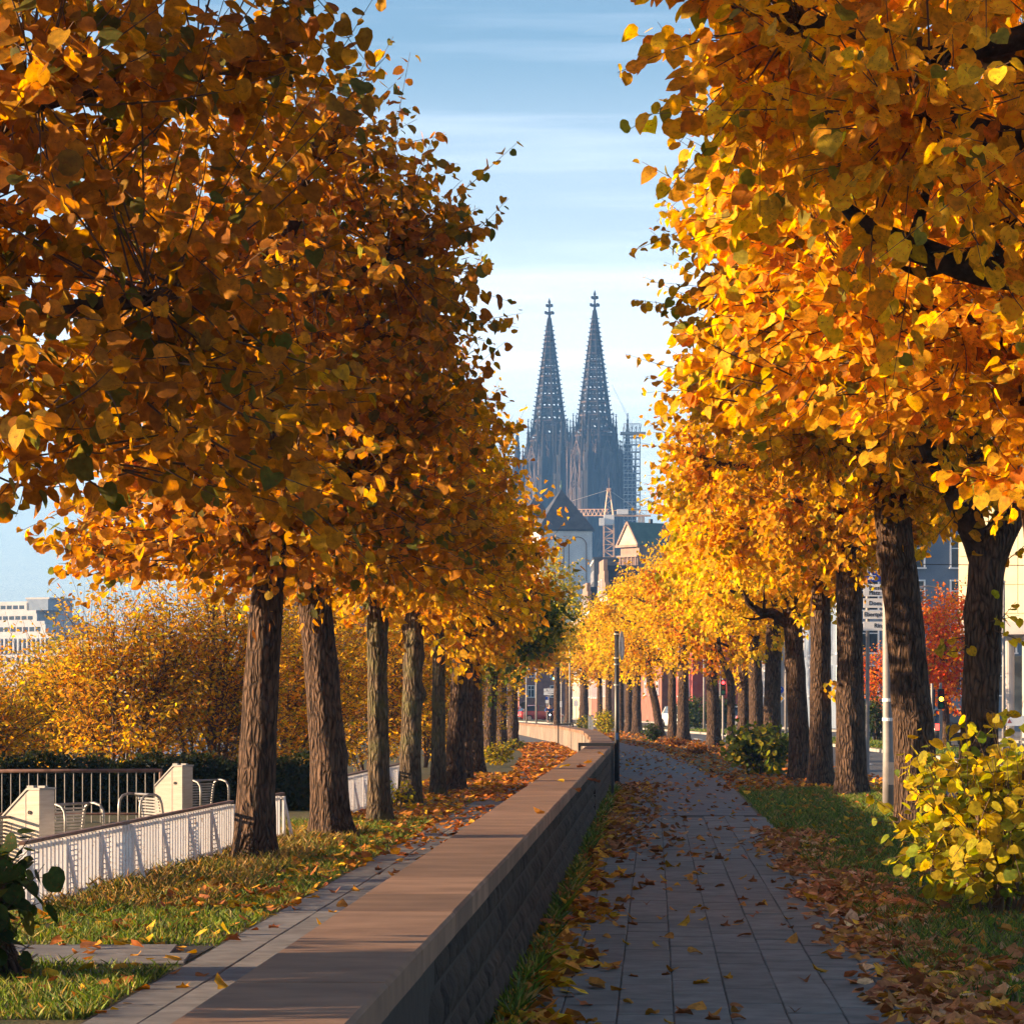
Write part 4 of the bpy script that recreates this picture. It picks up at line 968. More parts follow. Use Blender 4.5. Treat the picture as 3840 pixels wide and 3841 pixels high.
label = 'grass verge with fallen leaves between footpath and lime trunks'
blades('grass', 78000, (1.56, 4.8), (18, 62), 'grass', .08, 103, 1.2)
label = 'grass of the median strip between the carriageways'
blades('grass', 14000, (9.8, 12.35), (50, 190), 'grass', .10, 104, 1.0, wid=.03)
label = 'weeds growing along the foot of the wall'
blades('weeds', 5000, (-.80, -.68), (14, 62), 'grass', .11, 105, 1.3)

def litter(name, label, n, fn, pal, seed, size=.105, T=T_MID, Fc=F_MID, lift=.012, tone=1.0):
    r = np.random.default_rng(seed); xo, Y = fn(r, n); n = len(xo)
    z = r.uniform(0, 1, n) ** 2 * .035 + lift
    pos = np.stack([pathx_a(Y) + xo, Y, z], 1)
    a = r.uniform(0, 6.28, n); tip = np.stack([np.cos(a), np.sin(a), r.normal(0, .22, n)], 1)
    nr = unit(np.stack([r.normal(0, .35, n), r.normal(0, .35, n), np.ones(n)], 1))
    me = leaf_mesh(name, pos, tip, nr, size * r.uniform(.55, 1.25, n), palette(pal, n, r, .22, tone), M['litter'], T, Fc, curl=r.uniform(-1.5, 2.6, n))
    return tag(link(name, me), label, 'leaves', kind='stuff')
def band(c0, sig, y0, y1, pw=1.4, lo=None, hi=None):
    def fn(r, n):
        Y = y0 + (y1 - y0) * r.random(n) ** pw; xo = c0 + r.normal(0, sig, n) + .12 * np.sin(Y * 1.3) + .07 * np.sin(Y * 3.1)
        k = np.ones(n, bool)
        if lo is not None: k &= xo > lo
        if hi is not None: k &= xo < hi
        return xo[k], Y[k]
    return fn
def area(x0, x1, y0, y1, pw=1.2):
    return lambda r, n: (r.uniform(x0, x1, n), y0 + (y1 - y0) * r.random(n) ** pw)
litter('leaf_litter', 'thick brown drift of fallen leaves along the road-side edge of the path', 4600, band(1.7, .24, 15.5, 42, 1.4, 1.15, 2.6), 'litter', 111, .10, tone=1.3)
litter('leaf_litter', 'fallen leaves scattered through the road-side grass', 1900, area(1.6, 4.7, 16, 70), 'litter_gold', 112, .105)
litter('leaf_litter', 'narrow drift of fallen leaves along the foot of the wall', 2000, band(-.66, .12, 15.5, 62, 1.5, -.78, -.2), 'litter_gold', 113, .11)
litter('leaf_litter', 'fallen leaves gathered on the far part of the path', 1300, band(-.55, .35, 36, 66, 1.0, -.76, 1.6), 'litter', 114, .10)
litter('leaf_litter', 'thin fallen leaves on the middle of the path', 650, area(-.7, 1.5, 34, 110), 'litter', 115, .10)
litter('leaf_litter', 'reddish carpet of fallen leaves on the walkway behind the wall', 4200, area(-3.1, -1.28, 54, 130, 1.2), 'litter_red', 116, .11)
litter('leaf_litter', 'loose leaves blown over the walkway before the red carpet', 520, area(-3.0, -1.28, 33, 51, .8), 'litter_red', 120, .10)
litter('leaf_litter', 'golden leaves fallen in the grass around the river-side limes', 3000, area(-4.7, -2.95, 26, 75, 1.1), 'litter_gold', 117, .105)
litter('leaf_litter', 'sparse golden leaves on the grass by the cross path', 330, area(-5.2, -2.9, 17, 30, 1.0), 'litter_gold', 118, .105)
litter('leaf_litter', 'leaves strewn over the farther verge under the limes', 4200, area(1.3, 5.0, 60, 190), 'litter_red', 119, .13, T_KITE, F_KITE)

# single leaves lying on stone and slabs, each its own object
fl = random.Random(12)
lp = []
for i in range(8):
    r_ = np.random.default_rng(200 + i); T = T_MAPLE if i % 2 else T_FULL
    Fc = np.array([(0, 1, 5), (1, 2, 3), (1, 3, 5), (3, 4, 5), (0, 5, 9), (9, 7, 8), (9, 5, 7), (5, 6, 7), (5, 4, 10), (5, 10, 6)]) if i % 2 else F_FULL
    lp.append(leaf_mesh('fallen_leaf', np.zeros((1, 3)), np.array([[0, 1., .05]]), np.array([[.1, 0, 1.]]), np.ones(1), palette('litter' if i < 5 else 'litter_gold', 1, r_, .1), M['litter'], T, Fc, curl=np.array([[2.2, -1.6, 1.5, 2.8, -1.0, 2.0, 1.2, 2.5][i]])))
def drop(xo, Y, z, s, label, group, mi=None):
    o = link('fallen_leaf', lp[fl.randrange(8) if mi is None else mi], None, tuple(pt(xo, Y, z)))
    o.rotation_euler = (fl.uniform(-.18, .18), fl.uniform(-.18, .18), fl.uniform(0, 6.28)); o.scale = (s, s, s * fl.uniform(.8, 1.6))
    tag(o, label, 'leaf', group)
SHAPES = ['heart-shaped', 'lobed']
def leaf_label(mi, s, xo, where, lo, hi, Y):
    tone_ = 'golden' if mi >= 5 else ('tan' if mi in (2, 4) else 'brown')
    t = (xo - lo) / (hi - lo); side = {0: 'beside the wall', 1: 'in the middle', 2: 'beside the grass'}[min(2, int(t * 3))] if where == 'path' else {0: 'beside the grass', 1: 'in the middle', 2: 'beside the wall'}[min(2, int(t * 3))]
    return '%s %s %s leaf lying %s of the %s, %s' % ('small' if s < .08 else 'large', tone_, SHAPES[mi % 2], side if side == 'in the middle' else side + ' edge', where, 'near the front' if Y < 22 else 'farther along')
for i in range(170):
    Y = 15.8 + 24 * fl.random() ** 1.25; xo = fl.uniform(-.55, 1.45); mi = fl.choice([0, 1, 2, 3, 4, 0, 1, 2, 3, 4, 5, 7]); s_ = fl.uniform(.055, .105)
    drop(xo, Y, .020, s_, leaf_label(mi, s_, xo, 'path', -.55, 1.46, Y), 'leaves scattered on the path slabs', mi)
for i in range(46):
    Y = 17 + 17 * fl.random(); xo = fl.uniform(-2.9, -1.35); mi = fl.randrange(8); s_ = fl.uniform(.07, .12)
    drop(xo, Y, .020, s_, leaf_label(mi, s_, xo, 'walkway', -2.9, -1.34, Y), 'leaves scattered on the walkway slabs', mi)
for px, py, s, lab, mi in ((2200, 2928, .16, 'bright yellow leaf lying on the wall coping', 5), (2090, 2932, .10, 'small golden leaf on the coping nearest the walkway side', 6), (2198, 2878, .14, 'orange leaf standing up on the coping', 5),
                           (2132, 2878, .13, 'amber leaf on the coping edge beside the red carpet', 6), (2222, 2862, .12, 'thin yellow leaf lying crosswise on the coping', 7), (2243, 2830, .11, 'brown leaf near the black hoop', 0),
                           (2042, 3050, .09, 'pale curled leaf on the sunlit coping', 4), (2155, 2965, .09, 'slender tan leaf on the coping', 2)):
    p = gnd(px, py, .835); drop(p.x - pathx(p.y), p.y, .845, s, lab, 'leaves on the coping', mi)

# ------------------------------------------------------------------ cathedral
def cathedral():
    YR, YL = 1240.0, 1265.0
    pr = Vector(((2230 - CX) / F * YR, YR, 0)); plf = Vector(((2060 - CX) / F * YL, YL, 0))
    mid = (pr + plf) / 2; ax = (pr - plf).normalized(); rot = math.atan2(ax.y, ax.x); half = (pr - plf).length / 2
    e = empty('cathedral', mid, 'dark gothic cathedral with two tall openwork spires rising hazy above the trees', 'cathedral', rz=rot)
    def pinnacle(b, x, y, z0, zs, z1, w, n=4):
        """shaft z0..zs, steep spirelet to z1 with small crockets and knob"""
        b.ngon((x, y), w, 8, z0, zs)
        b.ngon((x, y), w * 1.25, 8, zs - w * .6, zs)
        b.ngon((x, y), w * .95, 8, zs, z1, .05)
        for k in range(n):
            t = (k + .6) / n; r_ = w * .95 * (1 - t) + .12; z = zs + (z1 - zs) * t
            for a in range(4):
                b.box((x + math.cos(a * 1.571) * r_, y + math.sin(a * 1.571) * r_, z), (.28, .28, .34))
        b.box((x, y, z1 - .3), (.7, .22, .22)); b.box((x, y, z1 - .3), (.22, .7, .22))
    def lancet(p, ux, w, h, parent, depth=.5):
        """tall pointed opening: dark glass with mouldings, mullions, gable above"""
        nrm = Vector((ux.y, -ux.x, 0)); nrm = nrm if nrm.dot(p) > 0 or True else -nrm
        def arch(w_, h_, n=7):
            P = [(-w_ / 2, 0)]; sp = h_ - w_ * .95
            for i in range(n + 1):
                t = i / n * math.pi / 3; P.append((w_ / 2 - w_ * math.cos(t), sp + w_ * math.sin(t) * 1.08))
            for i in range(n - 1, -1, -1):
                t = i / n * math.pi / 3; P.append((-w_ / 2 + w_ * math.cos(t), sp + w_ * math.sin(t) * 1.08))
            P.append((w_ / 2, 0)); return P
        wnd = MB(); wnd.poly_ext(arch(w, h), p + nrm * .03, ux, (0, 0, 1), nrm, .06); o = wnd.build('window', M['cath_win'], parent)
        fr = MB()
        for gr, th in ((1.0, .38), (1.24, .30), (1.46, .22)):
            A_ = arch(w * gr, h + (gr - 1) * w * .9)
            pts = [p + nrm * (.10 + .32 * (gr - 1) * 3) + ux * a + Vector((0, 0, c)) for a, c in A_]
            for i in range(len(pts) - 1): fr.bar(pts[i], pts[i + 1], th * .62, 4)
        for m_ in (-.25, 0, .25): fr.bar(p + nrm * .2 + ux * (w * m_), p + nrm * .2 + ux * (w * m_) + Vector((0, 0, h * .72)), .14, 4)
        fr.build('tracery', M['cath_sunlit'], o)
        g = MB()
        top = p + nrm * .55 + Vector((0, 0, h * 1.42)); l_ = p + nrm * .55 + ux * (-w * .82) + Vector((0, 0, h * .78)); r_ = p + nrm * .55 + ux * (w * .82) + Vector((0, 0, h * .78))
        g.bar(l_, top, .26, 4); g.bar(r_, top, .26, 4); g.bar(top, top + Vector((0, 0, 2.2)), .16, 4)
        for t in (.2, .4, .6, .8):
            for q in (l_, r_): g.box(q.lerp(top, t) + Vector((0, 0, .35)), (.5, .5, .5))
        g.build('gable', M['cath_sunlit'], o)
    def tower(cx_, name):
        c = Vector((cx_, 0, 0))
        zb, zo, zs, zt = 60.0, 103.0, 104.0, 149.5
        b = MB(); hw = 8.3
        b.box((cx_, 0, 43.5), (2 * hw, 2 * hw, 87)); b.build('shaft', M['cath'], e)
        # buttresses with set-offs on the corners and mid faces
        b = MB()
        for sx in (-1, 1):
            for sy in (-1, 1):
                for k, (w, z1, off) in enumerate(((4.6, 44, 1.2), (3.8, 66, .8), (3.0, 84, .3))):
                    b.box((cx_ + sx * (hw - .6 + off * .6), sy * (hw - .6 + off * .6), z1 / 2), (w, w, z1))
        b.build('buttresses', M['cath'], e)
        bt = MB()
        for s in (-1, 1):
            for u in np.linspace(-hw + 1.2, hw - 1.2, 9):
                bt.box((cx_ + u, s * (hw + .2), 44), (.45, .6, 86)); bt.box((cx_ + s * (hw + .2), u, 44), (.6, .45, 86))
        tag(bt.build('ribs', M['cath_sunlit'], e), kind='stuff')
        for dx, dy in ((0, -1), (-1, 0), (0, 1), (1, 0)):
            ux = Vector((-dy, dx, 0)) * -1
            nrm = Vector((dx, dy, 0))
            lancet(c + nrm * (hw + .25) + Vector((0, 0, 62)), Vector((-dy, dx, 0)), 5.4, 21, e)
            for q in (-3.6, 3.6): lancet(c + nrm * (hw + .1) + ux * q + Vector((0, 0, 40)), Vector((-dy, dx, 0)) if True else ux, 3.6, 17, e)
        # octagon
        b = MB(); b.ngon((cx_, 0), 8.7, 8, 58, zo, .86, math.pi / 8); b.build('octagon', M['cath'], e)
        for i in range(8):
            a = i * math.pi / 4; nrm = Vector((math.cos(a), math.sin(a), 0)); ux = Vector((-math.sin(a), math.cos(a), 0))
            lancet(c + nrm * 7.75 + Vector((0, 0, 88)), ux, 3.2, 8.5, e)
        b = MB()
        for i in range(8):
            a = (i + .5) * math.pi / 4
            pinnacle(b, cx_ + 8.3 * math.cos(a), 8.3 * math.sin(a), 60, 99, 110.5, .9, 5)
            b.ngon((cx_ + 9.1 * math.cos(a), 9.1 * math.sin(a)), .5, 6, 60, 95); b.ngon((cx_ + 9.1 * math.cos(a), 9.1 * math.sin(a)), .5, 6, 95, 101, .05)
        for i in range(16):
            a = (i + .25) * math.pi / 8; pinnacle(b, cx_ + 7.4 * math.cos(a), 7.4 * math.sin(a), 88, 100.5, 105.5, .34, 2)
        b.build('octagon_pinnacles', M['cath'], e)
        b = MB()
        for k_ in range(7):
            u = -hw + 2 * hw * k_ / 6
            for s_ in (-1, 1):
                for (x_, y_) in ((cx_ + u, s_ * (hw + .3)), (cx_ + s_ * (hw + .3), u)):
                    hh = 95 + 5.5 * abs(k_ - 3) / 3 + (1.5 if k_ % 2 else 0); pinnacle(b, x_, y_, 60, hh - 6.5, hh, .62, 4)
        b.build('parapet_pinnacles', M['cath_sunlit'], e)
        # four corner turrets with clustered shafts
        for sx in (-1, 1):
            for sy in (-1, 1):
                b = MB(); x, y = cx_ + sx * 8.9, sy * 8.9
                b.ngon((x, y), 3.1, 8, 56, 88)
                for i in range(8):
                    a = i * math.pi / 4; pinnacle(b, x + 2.9 * math.cos(a), y + 2.9 * math.sin(a), 60, 84 + (i % 2) * 4, 91 + (i % 2) * 5, .42, 3)
                b.ngon((x, y), 2.0, 8, 84, 95); pinnacle(b, x, y, 92, 98, 110.5, 1.15, 6)
                b.build('turret', M['cath'], e)
        # gallery
        b = MB(); b.ngon((cx_, 0), 8.2, 8, 101.6, 102.2, 1.0, math.pi / 8)
        for i in range(40):
            a = i * math.pi / 20; rr_ = 8.0 * math.cos(math.pi / 8) / math.cos((a % (math.pi / 4)) - math.pi / 8)
            b.bar((cx_ + rr_ * math.cos(a), rr_ * math.sin(a), 102), (cx_ + rr_ * math.cos(a), rr_ * math.sin(a), 103.6), .1, 4)
        b.build('gallery', M['cath_sunlit'], e)
        # openwork spire
        R0, R1 = 6.75, .62
        rad = lambda z: R0 + (R1 - R0) * (z - zs) / (zt - zs)
        ribs = MB(); crk = MB(); pan = MB(); rings = MB()
        corner = lambda i, z, o=0.0: Vector((cx_ + (rad(z) + o) * math.cos((i + .5) * math.pi / 4), (rad(z) + o) * math.sin((i + .5) * math.pi / 4), z))
        for i in range(8):
            ribs.bar(corner(i, zs), corner(i, zt), .50, 5, .20)
            z = zs + 1.0
            while z < zt - 2:
                s = .34 + .30 * (zt - z) / (zt - zs); p = corner(i, z, .25 + s * .55)
                a = (i + .5) * math.pi / 4
                crk.box(p, (s * 1.5, s * .8, s * .55), a); crk.box(p + Vector((math.cos(a), math.sin(a), 0)) * s * .55 + Vector((0, 0, s * .35)), (s * .55, s * .7, s * .75), a)
                z += 1.72
        lev = [zs]
        while lev[-1] < zt - 3: lev.append(lev[-1] + max(1.9, 4.6 * (zt - lev[-1]) / (zt - zs) + 1.0))
        lev[-1] = zt - .5
        for li in range(len(lev) - 1):
            rings = MB()
            za, zb_ = lev[li] + .25, lev[li + 1] - .05
            for i in range(8):
                rings.bar(corner(i, lev[li], -.1), corner(i + 1, lev[li], -.1), .32, 4)
                a0, a1, b0, b1 = corner(i, za, -.15), corner(i + 1, za, -.15), corner(i, zb_, -.15), corner(i + 1, zb_, -.15)
                def P(u, v): return (a0.lerp(a1, u)).lerp(b0.lerp(b1, u), v)
                # each panel: two foiled openings below and one above, or closed stone near the tip
                if li < 7:
                    cells = ((0, .5, 0, .55), (.5, 1, 0, .55), (0, .36, .55, 1), (.36, .64, .55, 1), (.64, 1, .55, 1))
                else:
                    cells = ((0, 1, 0, 1),)
                for u0, u1, v0, v1 in cells:
                    um, vm = (u0 + u1) / 2, (v0 + v1) / 2; hu, hv = (u1 - u0) / 2, (v1 - v0) / 2
                    f_ = .62 if li < 7 else .22
                    outer = [P(u0, v0), P(um, v0), P(u1, v0), P(u1, vm), P(u1, v1), P(um, v1), P(u0, v1), P(u0, vm)]
                    inner = [P(um - hu * f_ * .7, vm - hv * f_ * .7), P(um, vm - hv * f_), P(um + hu * f_ * .7, vm - hv * f_ * .7), P(um + hu * f_, vm), P(um + hu * f_ * .7, vm + hv * f_ * .7), P(um, vm + hv * f_), P(um - hu * f_ * .7, vm + hv * f_ * .7), P(um - hu * f_, vm)]
                    pan.add(outer + inner, [(k, (k + 1) % 8, 8 + (k + 1) % 8, 8 + k) for k in range(8)])
            rings.build('spire_ring', M['cath_sunlit'], e)
        ribs.build('spire_ribs', M['cath'], e)
        tag(pan.build('spire_tracery', M['cath'], e), kind='stuff'); tag(crk.build('crockets', M['cath'], e), kind='stuff')
        fin = MB(); fin.ngon((cx_, 0), .62, 8, zt - 1, zt + 3.5, .55)
        for z, s in ((zt + 1.8, 1.75), (zt + 4.6, 1.15)):
            for a in (0, math.pi / 2):
                fin.box((cx_, 0, z), (2 * s, .62, .62), a); 
                for q in (-1, 1): fin.box((cx_ + math.cos(a) * s * q, math.sin(a) * s * q, z + .25), (.7, .7, 1.0), a)
            fin.ngon((cx_, 0), s * .62, 8, z - .45, z + .45)
        fin.ngon((cx_, 0), .36, 8, zt + 3.4, zt + 6.2, .9); fin.ngon((cx_, 0), .55, 8, zt + 5.8, zt + 6.4); fin.ngon((cx_, 0), .5, 8, zt + 6.4, zt + 7.7, .15)
        fin.build('finial', M['cath'], e)
    tower(half, 'a'); tower(-half, 'b')
    # west front between the towers and the nave
    b = MB(); b.box((0, 0, 30), (2 * half - 12, 15, 60)); b.build('west_front', M['cath'], e)
    b = MB()
    for x in np.linspace(-5.5, 5.5, 7):
        for y in (-6, 0, 6): pinnacle(b, x, y, 50, 82 + 8 * abs(x) / 5.5, 95 + 9 * abs(x) / 5.5, 1.0, 5)
    for x in (-3.2, 3.2):
        for y in (-5, 5): pinnacle(b, x, y, 50, 92, 109 if y < 0 else 105, .85, 6)
    b.build('front_pinnacles', M['cath'], e)
    # nave runs away from the towers
    nd = 1 if (Matrix.Rotation(rot, 3, 'Z') @ Vector((0, 1, 0))).x < 0 else -1
    b = MB(); b.box((0, nd * 70, 22), (26, 122, 44)); b.build('nave', M['cath'], e)
    b = MB(); b.poly_ext([(-8, 44), (8, 44), (0, 61)], (0, nd * 9, 0), (1, 0, 0), (0, 0, 1), (0, nd, 0), 122); b.build('nave_roof', M['slate'], e)
    b = MB()
    for k in range(9):
        for s in (-1, 1): pinnacle(b, s * 14, nd * (16 + k * 13), 0, 34, 46, 1.1, 4)
    b.build('nave_pinnacles', M['cath'], e)
    return e
cathedral()

# hanging scaffold beside the spire
def scaffold():
    Yc = 1236.0; k = Yc / F
    x0, x1 = (2338 - CX) * k, (2400 - CX) * k
    e = empty('scaffolding', (x0, Yc, 0), 'steel scaffold tower climbing beside one cathedral spire', 'scaffolding')
    w = x1 - x0; zt = H + (HY - 1600) * k
    b = MB()
    for x in np.linspace(0, w, 5):
        for y in (-2.5, 2.5): b.bar((x, y, 0), (x, y, zt), .13, 4)
    b.build('uprights', M['grey'], e)
    b = MB(); z = 20
    while z < zt - 3:
        b.box((w / 2, 0, z), (w + .3, 5.2, .28)); b.bar((0, -2.5, z + 1), (w, -2.5, z + 1), .10, 4); b.bar((0, 2.5, z + 1), (w, 2.5, z + 1), .10, 4)
        for i in range(4): b.bar((i * w / 4, -2.5, z), ((i + 1) * w / 4, -2.5, z + 2.7), .07, 4)
        z += 2.7
    b.build('platforms', M['grey'], e)
    b = MB(); b.box((w / 2 + .4, 0, zt - 2.6), (w + 3.2, 6, .9))
    for i in range(9): b.bar((i * w / 8, -2.6, zt - 2), (i * w / 8 + .4, -2.6, zt + .9), .12, 4); b.bar((i * w / 8, -2.6, zt + .9), (min(w, (i + 1) * w / 8), -2.6, zt - 2), .09, 4)
    b.bar((0, -2.6, zt + .9), (w, -2.6, zt + .9), .14, 4); b.build('top_platform', M['steel_dk'], e)
    b = MB()
    for i in (0.5, .62): b.bar((w * i, 0, zt), ((2285 - CX) * k - x0 + i * 2, 3, H + (HY - 1440) * k), .05, 3)
    b.build('stay_ropes', M['grey'], e)
scaffold()

# ------------------------------------------------------------------ tower crane
def crane():
    Yc = 700.0; k = Yc / F
    bx_ = (2283 - CX) * k
    Z = lambda py: H + (HY - py) * k
    X = lambda px: (px - CX) * k - bx_
    e = empty('tower_crane', (bx_, Yc, 0), 'pale orange tower crane standing before the cathedral', 'crane')
    w = 1.05; zj = Z(1932)
    b = MB()
    for sx in (-1, 1):
        for sy in (-1, 1): b.bar((sx * w, sy * w, 0), (sx * w, sy * w, Z(1965)), .17, 4)
    z = 0; st = 1.35; i = 0
    while z < Z(1970) - st:
        for s in (-1, 1):
            q = 1 if i % 2 else -1
            b.bar((-q * w, s * w, z), (q * w, s * w, z + st), .09, 4); b.bar((s * w, -q * w, z), (s * w, q * w, z + st), .09, 4)
            b.bar((-w, s * w, z), (w, s * w, z), .08, 4)
        z += st; i += 1
    b.build('mast', M['crane_y'], e)
    MB().box((0, 0, Z(1950)), (2.2, 2.3, 2.1)).build('slewing_unit', M['crane_w'], e)
    b = MB(); zt = Z(1837)
    for sx in (-1, 1):
        for sy in (-1, 1): b.bar((sx * .9, sy * .7, zj), (sx * .22, sy * .2, zt), .14, 4)
    for i in range(5):
        t = i / 5; t2 = (i + 1) / 5; q = 1 if i % 2 else -1
        b.bar((q * (.9 - .68 * t), -.5, zj + (zt - zj) * t), (-q * (.9 - .68 * t2), -.4, zj + (zt - zj) * t2), .08, 4)
    b.box((0, 0, zt), (.9, .7, .7)); b.bar((0, 0, zt), (0, 0, zt + 2.5), .06, 4); b.build('cat_head', M['crane_y'], e)
    # jib swings away to one side, counter-jib to the other
    jl, jr = X(2118) - 10, X(2440)
    b = MB(); h_ = 1.25
    for y in (-.6, .6): b.bar((0, y, zj - .1), (jl, y + 2, zj - .1), .12, 4)
    b.bar((0, 0, zj + h_), (jl, 2, zj + h_), .12, 4)
    n = 22
    for i in range(n):
        xa, xb = jl * i / n, jl * (i + 1) / n; ya = 2 * i / n
        b.bar((xa, ya - .6, zj - .1), ((xa + xb) / 2, ya, zj + h_), .06, 4); b.bar(((xa + xb) / 2, ya, zj + h_), (xb, ya - .6, zj - .1), .06, 4)
    b.build('jib', M['crane_y'], e)
    b = MB(); b.box((jr / 2, -.3, zj - .15), (jr, 1.3, .35))
    for y in (-.95, .35): b.bar((.8, y, zj + .95), (jr, y, zj + .95), .05, 4)
    for i in range(9): b.bar((1 + i * (jr - 1) / 8, -.95, zj), (1 + i * (jr - 1) / 8, -.95, zj + .95), .05, 4)
    b.build('counter_jib', M['crane_y'], e)
    MB().box((2.9, -.4, zj + .65), (2.4, 1.4, 1.1)).build('winch_house', M['crane_w'], e)
    for q in (0, 1): MB().box((X(2398) + q * .75, -.3, zj - 1.1), (.65, 1.2, 2.0)).build('counterweight', M['greywall'], e)
    MB().box((-1.5, -.9, zj - 1.5), (1.1, 1.1, 1.6)).build('cab', M['crane_w'], e)
    b = MB(); b.bar((0, 0, zt), (jl * .72, 1.4, zj + h_), .06, 4); b.bar((0, 0, zt), (jr * .85, -.3, zj + .1), .06, 4); b.build('tie_bars', M['grey'], e)
crane()

# ------------------------------------------------------------------ church towers with pyramid roofs
def church_tower(px0, px1, py_e, apx, apy, Yc, rz, label):
    k = Yc / F; w = (px1 - px0) * k * .99; cx_ = ((px0 + px1) / 2 - CX) * k; ze = H + (HY - py_e) * k; za = H + (HY - apy) * k
    e = empty('church_tower', (cx_, Yc + w / 2, 0), label, 'church tower', 'twin church towers', rz)
    MB().box((0, 0, ze / 2), (w, w, ze)).build('wall', M['tower_w'], e)
    b = MB(); o = .35; q = w / 2 + o
    b.add([(-q, -q, ze), (q, -q, ze), (q, q, ze), (-q, q, ze), (0, 0, za), (-q, -q, ze - .35), (q, -q, ze - .35), (q, q, ze - .35), (-q, q, ze - .35)], [(0, 1, 4), (1, 2, 4), (2, 3, 4), (3, 0, 4), (5, 6, 1, 0), (6, 7, 2, 1), (7, 8, 3, 2), (8, 5, 0, 3), (8, 7, 6, 5)])
    b.build('roof', M['slate'], e)
    b = MB(); b.bar((0, 0, za - .2), (0, 0, za + 1.6), .06, 5); b.ngon((0, 0), .22, 8, za + .3, za + .75); b.box((0, 0, za + 1.3), (.7, .08, .08)); b.build('cross', M['copper'], e)
    # round-arched blind arcades and a small arch frieze under the eaves
    for s in (-1, 1):
        for face in ((0, -1), (-1, 0)):
            ux = Vector((1, 0, 0)) if face == (0, -1) else Vector((0, 1, 0)); nv_ = Vector((face[0], face[1], 0))
            c = nv_ * (w / 2 + .05) + ux * (s * w * .22)
            b = MB(); R = w * .17; zc = ze - w * .32
            P = [c + ux * (R * math.cos(t)) + Vector((0, 0, zc + R * math.sin(t))) for t in np.linspace(0, math.pi, 15)]
            P = [c + ux * R + Vector((0, 0, zc - 6))] + P + [c - ux * R + Vector((0, 0, zc - 6))]
            for i in range(len(P) - 1): b.bar(P[i], P[i + 1], .10, 4)
            b.build('blind_arch', M['pink'], e)
    b = MB()
    for face in ((0, -1), (-1, 0)):
        ux = Vector((1, 0, 0)) if face == (0, -1) else Vector((0, 1, 0)); nv_ = Vector((face[0], face[1], 0)); n = 12; R = w / n / 2.3
        for i in range(n):
            c = nv_ * (w / 2 + .06) + ux * ((i + .5) / n - .5) * w + Vector((0, 0, ze - 1.3))
            P = [c + ux * (R * math.cos(t)) + Vector((0, 0, R * math.sin(t))) for t in np.linspace(0, math.pi, 7)]
            for j in range(6): b.bar(P[j], P[j + 1], .07, 4)
        b.box(nv_ * (w / 2 + .06) + Vector((0, 0, ze - .55)), (w + .1, .2, .22) if face == (0, -1) else (.2, w + .1, .22))
    b.build('arch_frieze', M['tower_w'], e)
church_tower(2006, 2206, 1984, 2089, 1829, 560.0, math.radians(10), 'larger pale church tower with a dark slate pyramid roof in front of the cathedral')
church_tower(1915, 2100, 2000, 2017, 1853, 612.0, math.radians(10), 'rear church tower whose dark pyramid roof peeps out behind twigs')

# ------------------------------------------------------------------ houses
_wm = {}
def window_on(e, c, ux, nrm, w, h, fm, pane='glass', bars=True):
    key = (round(w, 2), round(h, 2), fm, bars)
    if key not in _wm:
        b = MB(); t = .09
        b.box((0, -.05, h / 2 - t / 2), (w, .14, t)); b.box((0, -.07, -h / 2 + t / 2), (w + .12, .2, t)); b.box((-w / 2 + t / 2, -.05, 0), (t, .14, h - 2 * t)); b.box((w / 2 - t / 2, -.05, 0), (t, .14, h - 2 * t))
        if bars: b.box((0, -.03, 0), (.06, .08, h - 2 * t)); b.box((0, -.031, h * .15), (w - 2 * t, .07, .06))
        _wm[key] = (b.mesh('window', M[fm]), MB().box((0, -.005, 0), (w - .17, .012, h - .17)).mesh('pane', M[pane]))
    fm_, pm_ = _wm[key]
    o = link('window', fm_, e, tuple(Vector(c) + Vector(nrm) * .01), math.atan2(ux[1], ux[0])); link('pane', pm_, o)
    return o
